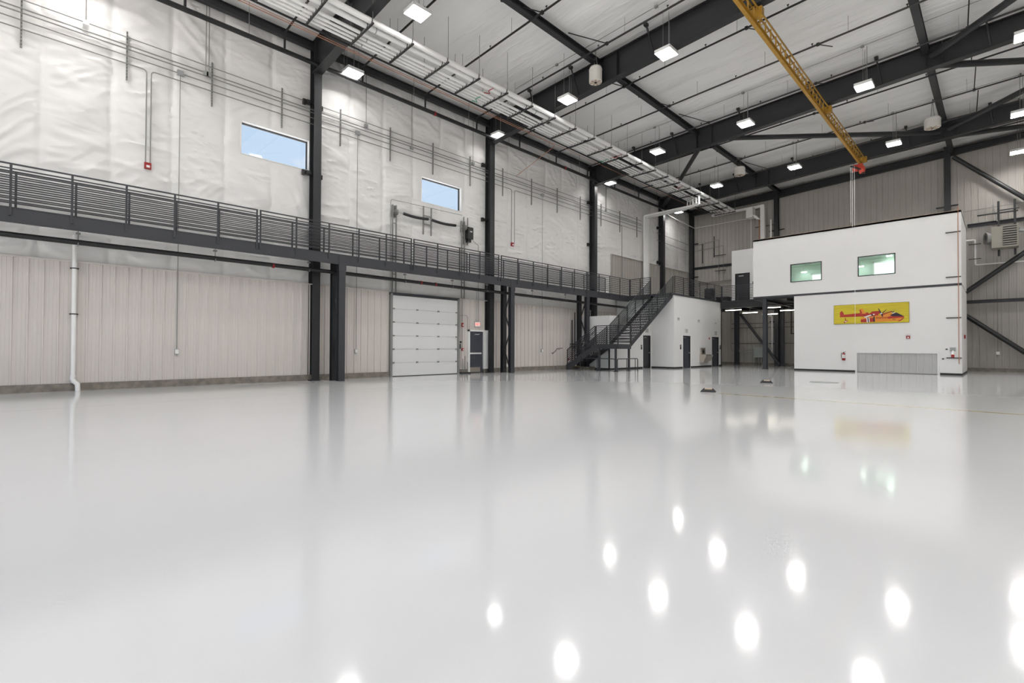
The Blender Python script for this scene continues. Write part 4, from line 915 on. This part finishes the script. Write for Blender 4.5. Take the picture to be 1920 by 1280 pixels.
srail((ux1+.0,ly1+.02,ZL+.1),(ux1+.0,y1s,4.95),8,5,'upper_rail',1.08); srail((ux0,ly1+.02,ZL+.1),(ux0,y1s-.3,4.80),8,5,'upper_rail',1.08)
MB().tube(rpath([(x0s+.62,ly0-.06,.55),(x0s+.62,ly0-.06,.85),(x0s+.8,ly0-.06,.97),(lx0+.1,ly0-.06,ZL+.9)],.08),.02,8).build('handrail', M['steel2'], st)
for p, q, lb in (((-17.45,22.78),(-15.05,22.78),'long low tubular guard rail below the stair landing'),((-14.93,22.85),(-14.86,24.85),'short low tubular guard rail at the outer side of the stair landing')):
    r = empty('guard_rail', (*p,0), lb, 'guard rail', 'low guard rails at the stairs')
    P, Q = V((*p,0)), V((*q,0)); m_ = P.lerp(Q,.5)
    T(rpath([P, P+V((0,0,.72)), Q+V((0,0,.72)), Q],.1),.026,8).build('hoop', M['steel2'], r, smooth=True)
    for t in ((.5,) if p[0] < -16 else (.45,.88)): T([P.lerp(Q,t),P.lerp(Q,t)+V((0,0,.72))],.022,8).build('post', M['steel2'], r)
    for e in (P,Q): MB().lathe(e,[(.06,0),(.06,.015)],n=12).build('foot_flange', M['steel2'], r)
MB().box(XW+.11,-17.6,23.75,24.48,0,.17).box(XW+.11,-18.3,23.75,24.48,.17,.19,1).build('stair_curb', [M['conc'],M['concy']], label='yellow-topped concrete curb at the foot of the stairs', cat='curb')
B(-16.62,-16.53,24.47,24.5,.1,1.45).build('corner_guard', M['blackg'], label='dark corner guard strip on the white storage wall behind the stair landing', cat='corner guard')
# pipes at the wall by the stairs
for y, lb, z1 in ((24.32,'dark riser pipe nearest the stairs on the left wall',3.6),(24.05,'second dark riser pipe on the left wall beside the stairs',3.1)):
    r = empty('riser_pipe', (XW+.2,y,.2), lb, 'pipe', 'risers beside the stairs')
    T([(XW+.2,y,.2),(XW+.2,y,z1)],.035,8).build('pipe', M['black'], r, smooth=True); MB().lathe((XW+.2,y,1.35),[(.08,0),(.08,.05),(.05,.1)],n=10).build('valve', M['black'], r); MB().box(XW+.1,XW+.34,y-.1,y+.1,1.55,1.6).build('valve_wheel', M['black'], r)

# ------------------------------------------------------------ crane beam with hoist
cx_ = -5.75
r = empty('crane_girder', (cx_, 25, 12.2), 'yellow lattice crane girder slung under the roof', 'crane')
MB().ibeam((cx_,13.5,12.30),(cx_,35.0,12.30),.12,.17,.018,.012).build('bottom_beam', M['yellow'], r)
for d in (.06,.18): MB().bar((cx_+d,13.5,12.62),(cx_+d,34.6,12.62),.035,.06).build('top_chord', M['yellow'], r)
for i in range(38):
    y = 13.6+.55*i
    if y > 34.3: break
    MB().bar((cx_+.04,y,12.38),(cx_+.12,y+.27,12.6),.05,.03).bar((cx_+.12,y+.27,12.6),(cx_+.04,y+.55,12.38),.05,.03).build('lattice_bar', M['yellow'], r)
for y in (17.,26.28,34.7):
    MB().box(cx_-.12,cx_+.28,y-.12,y+.12,12.4,12.7).build('end_truck', M['yellow'], r)
h = empty('chain_hoist', (cx_-.12,34.3,12.1), 'red electric chain hoist hanging at the far end of the yellow girder', 'hoist')
MB().lathe((cx_-.35,34.25,12.0),[(.10,-.0),(.19,.03),(.19,.26),(.10,.3)],'X',n=18).build('motor_drum', M['redo'], h, smooth=True)
MB().lathe((cx_-.05,34.3,11.86),[(.10,-.0),(.21,.03),(.21,.26),(.10,.3)],'X',n=18).build('gear_housing', M['redo'], h, smooth=True)
MB().box(cx_-.3,cx_+.15,34.15,34.4,12.02,12.2).build('trolley', M['redo'], h)
MB().prism([(cx_-.05,34.2,11.72),(cx_+.25,34.2,11.6),(cx_+.2,34.2,11.78)],(0,.2,0)).build('hook_bag', M['black'], h)
for d, zb in ((-.14,8.6),(-.06,5.2),(.04,2.75)): MB().tube([(cx_-.1+d,34.3 if 0 else 33.1-.0,zb),(cx_-.1+d,33.1,11.8)],.009,5).build('hanging_chain', M['pvc'], h)
MB().bar((cx_-.2,33.05,11.8),(cx_+.1,34.3,11.85),.1,.06).build('chain_arm', M['black'], h)

# ------------------------------------------------------------ unit heater and pipes at the right
r = empty('unit_heater', (.1,40.2,7.4), 'beige unit heater with louvres hung on the end wall right of the office box', 'heater')
MB().box(-.34,.75,39.45,40.3,7.22,8.45).build('heater_cabinet', M['heater'], r)
g = MB().box(.12,.68,39.43,39.45,7.32,8.4)
g.build('louvre_recess', M['black'], r)
for i in range(8): MB().box(.12,.68,39.37,39.44,7.36+i*.13,7.41+i*.13).build('louvre', M['heater'], r)
MB().tube([(-.45,39.7,7.85),(-.6,39.65,7.85)],.34,20).build('blower_housing', M['galvd'], r); MB().tube([(-.6,39.65,7.9),(-.62,39.65,7.9)],.16,16).build('blower_inlet', M['black'], r)
MB().tube([(.75,39.9,8.2),(1.25,40.0,8.1),(1.25,40.2,7.5)],.12,12).build('flue_elbow', M['galv'], r)
for x in (-.05,.62): MB().box(x-.05,x+.05,40.3,40.42,6.85,10.1).build('mounting_strut', M['black'], r)
MB().box(-.95,.75,40.2,40.28,9.35,9.42).box(-.1,.8,40.2,40.28,9.5,9.55).build('cross_strut', M['black'], r)
MB().bar((-.1,40.25,8.9),(-.3,40.25,9.9),.06,.06).build('strut_brace', M['galvd'], r)
cond([(-1.55,40.7,8.03),(-1.06,40.7,8.03),(-1.06,40.7,6.49),(4,40.7,6.44)],.045,'white bent pipe right of the office box','pvc',.08,'white_pipe','pipes at the back wall')
cond([(-1.6,40.8,9.86),(4,40.8,10.0)],.018,'thin conduit crossing the end wall above the heater','galvd',.1,'conduit','back wall conduits')
cond([(-.13,40.85,6.8),(-.13,40.85,1.15)],.012,'thin conduit down to the outlet right of the office box','galvd',.1,'conduit','back wall conduits')
B(-.2,-.05,40.8,40.9,1.02,1.2).build('outlet_box', M['pvc'], label='pale outlet box low on the end wall right of the office box', cat='electrical box')
for z in (7.75,6.85): B(-1.35,-.8,40.6,40.66,z-.02,z+.02).build('pipe_bracket', M['black'], label='%s black bracket of the white bent pipe right of the office box' % ('upper' if z > 7 else 'lower'), cat='bracket')
# thin white pipe on left/back wall corner, ducts above the office
cond([(-18.75,34.8,12.35),(-18.75,36.5,12.05),(-18.75,40.75,11.85),(-14.05,40.75,11.85),(-14.05,40.75,9.0)],.03,'thin white pipe turning the far left corner and dropping behind the office','pvc',.06,'white_pipe','pipes at the back wall')
MB().box(-13.15,-12.85,40.1,40.4,8.5,12.6).box(-17.,-13.15,40.15,40.4,12.42,12.6).build('white_duct', M['pvc'], label='white square duct rising behind the left end of the office box', cat='duct')
T([(-12.5,40.5,8.6),(-12.5,40.5,11.4)],.07,10).build('white_pipe', M['pvc'], label='short white pipe between the duct and the end-wall column', cat='pipe', smooth=True)
T([(-13.35,40.5,8.6),(-13.35,40.5,11.6)],.04,8).build('copper_riser', M['copper'], label='copper riser left of the white duct above the office', cat='pipe', smooth=True)
r = empty('louvred_vent_box', (-13.7,39.8,11.8), 'small white louvred box hung beside the white duct', 'vent')
MB().box(-14.0,-13.5,39.5,40.1,11.6,12.4).build('vent_body', M['pvc'], r)
for i in range(5): MB().prism([(-13.5+.06*i,39.5,11.72-.03*i),(-13.46+.06*i,39.5,11.72-.03*i),(-13.3+.06*i,39.8,11.45-.02*i),(-13.34+.06*i,39.8,11.45-.02*i)],(0,0,.05)).build('louvre', M['pvc'], r)
for z in (11.,10.,9.2): B(-13.7,-12.2,40.6,40.66,z-.02,z+.02).build('pipe_bracket', M['black'], label='%s black strut behind the white duct above the office' % {11.:'upper',10.:'middle',9.2:'lower'}[z], cat='bracket')
for x, z0, z1, lb in ((-18.1,8.7,10.4,'left'),(-17.1,9.1,10.9,'right')): MB().box(x-.03,x+.03,40.86,40.92,z0,z1).build('strut_channel', M['black'], label=lb+' vertical strut channel on the back wall near the corner', cat='strut')
cond([(-18.9,40.85,10.3),(-16.7,40.85,10.55),(-16.7,40.85,7.)],.02,'outer bent conduit on the back wall near the corner','galvd',.1,'conduit','back wall conduits')
cond([(-18.9,40.85,9.8),(-16.3,40.85,10.0),(-16.3,40.85,7.)],.02,'inner bent conduit on the back wall near the corner','galvd',.1,'conduit','back wall conduits')
for z in (9.2,7.9): B(-17.0,-16.1,40.8,40.86,z-.02,z+.03).build('pipe_bracket', M['black'], label='%s conduit bracket on the back wall near the corner' % ('upper' if z > 9 else 'lower'), cat='bracket')

# ------------------------------------------------------------ chocks on the floor
for x, y, a, lb in ((-6.25,14.5,.35,'nearer tan-topped black rubber chock on the shiny floor'),(-6.35,20.0,.35,'farther tan-topped black rubber chock on the shiny floor')):
    r = empty('wheel_chock', (x,y,0), lb, 'chock', 'chocks on the floor'); c, s = cos(a), sin(a)
    def P(u, v, z): return (x+u*c-v*s, y+u*s+v*c, z)
    g = MB(); b_ = [P(-.22,-.13,0),P(.22,-.13,0),P(.22,.13,0),P(-.22,.13,0)]; m1 = [P(-.2,-.115,.035),P(.2,-.115,.035),P(.2,.115,.035),P(-.2,.115,.035)]; t_ = [P(-.13,-.06,.11),P(.13,-.06,.11),P(.13,.06,.11),P(-.13,.06,.11)]
    k = len(g.v); g.v += b_+m1+t_
    for o in (0,4):
        for i in range(4): g.f.append((o+i,o+(i+1)%4,o+4+(i+1)%4,o+4+i)); g.m.append(0)
    g.f += [(3,2,1,0),(8,9,10,11)]; g.m += [0,0]; g.build('rubber_body', M['rubber'], r)
    g = MB(); g.prism([P(-.10,-.085,.075),P(.12,-.085,.075),P(.11,-.062,.115),P(-.09,-.062,.115)], V(P(0,.12,0))-V(P(0,0,0))); g.build('tan_top', M['tan'], r)
MB().lathe((-4.91,22.1,0),[(.5,0),(.5,.006)],n=24).build('floor_cleanout', M['greyb'], label='flat grey floor cover in front of the office wall', cat='floor cover')

# ------------------------------------------------------------ world, camera
w = bpy.data.worlds.new('sky'); scn.world = w; w.use_nodes = True
n = w.node_tree.nodes; l = w.node_tree.links; bg = n['Background']
tc = n.new('ShaderNodeTexCoord'); sp = n.new('ShaderNodeSeparateXYZ'); l.new(tc.outputs['Generated'], sp.inputs[0])
rp = n.new('ShaderNodeValToRGB'); rp.color_ramp.elements[0].position = .15; rp.color_ramp.elements[0].color = (.53,.635,.74,1); rp.color_ramp.elements[1].position = .55; rp.color_ramp.elements[1].color = (.435,.56,.725,1)
l.new(sp.outputs[2], rp.inputs[0])
mp = n.new('ShaderNodeMapping'); mp.inputs['Scale'].default_value = (1.5,2.2,6); mp.inputs['Location'].default_value = (.4,.9,.35); l.new(tc.outputs['Generated'], mp.inputs[0])
nz = n.new('ShaderNodeTexNoise'); nz.inputs['Scale'].default_value = 2.6; nz.inputs['Detail'].default_value = 7; l.new(mp.outputs[0], nz.inputs['Vector'])
mr = n.new('ShaderNodeMapRange'); mr.inputs[1].default_value = .52; mr.inputs[2].default_value = .66; l.new(nz.outputs['Fac'], mr.inputs[0])
mx = n.new('ShaderNodeMix'); mx.data_type = 'RGBA'; mx.inputs[7].default_value = (.72,.73,.745,1); l.new(mr.outputs[0], mx.inputs[0]); l.new(rp.outputs[0], mx.inputs[6])
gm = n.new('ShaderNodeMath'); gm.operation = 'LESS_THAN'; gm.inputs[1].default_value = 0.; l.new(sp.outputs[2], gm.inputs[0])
m9 = n.new('ShaderNodeMix'); m9.data_type = 'RGBA'; m9.inputs[7].default_value = (2.2,2.1,2.0,1); l.new(gm.outputs[0], m9.inputs[0]); l.new(mx.outputs[2], m9.inputs[6])  # bright ground half added below the horizon to throw light onto the ceiling
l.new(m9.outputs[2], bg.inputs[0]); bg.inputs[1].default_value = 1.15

cam = bpy.data.cameras.new('camera'); co = bpy.data.objects.new('camera', cam); scn.collection.objects.link(co)
cam.sensor_width = 36; cam.sensor_fit = 'HORIZONTAL'; cam.lens = 898.8*36/1920; cam.clip_end = 200; cam.clip_start = .05
yw, pt, rl_ = radians(45.565), radians(.747), radians(.22)
fw = V((-sin(yw)*cos(pt), cos(yw)*cos(pt), sin(pt))); rt = V((cos(yw), sin(yw), 0)); up = rt.cross(fw)
r2 = rt*cos(rl_)+up*sin(rl_); u2 = -rt*sin(rl_)+up*cos(rl_)
co.matrix_world = Matrix(((r2.x,u2.x,-fw.x,0),(r2.y,u2.y,-fw.y,0),(r2.z,u2.z,-fw.z,1.32),(0,0,0,1)))
scn.camera = co
scn.view_settings.view_transform = 'Standard'; scn.view_settings.look = 'None'; scn.view_settings.gamma = 1; scn.view_settings.exposure = .20
scn.view_settings.use_curve_mapping = False
scn.cycles.use_denoising = True
scn.cycles.max_bounces = 8; scn.cycles.diffuse_bounces = 5; scn.cycles.glossy_bounces = 4; scn.cycles.transparent_max_bounces = 8
scn.cycles.sample_clamp_indirect = 8
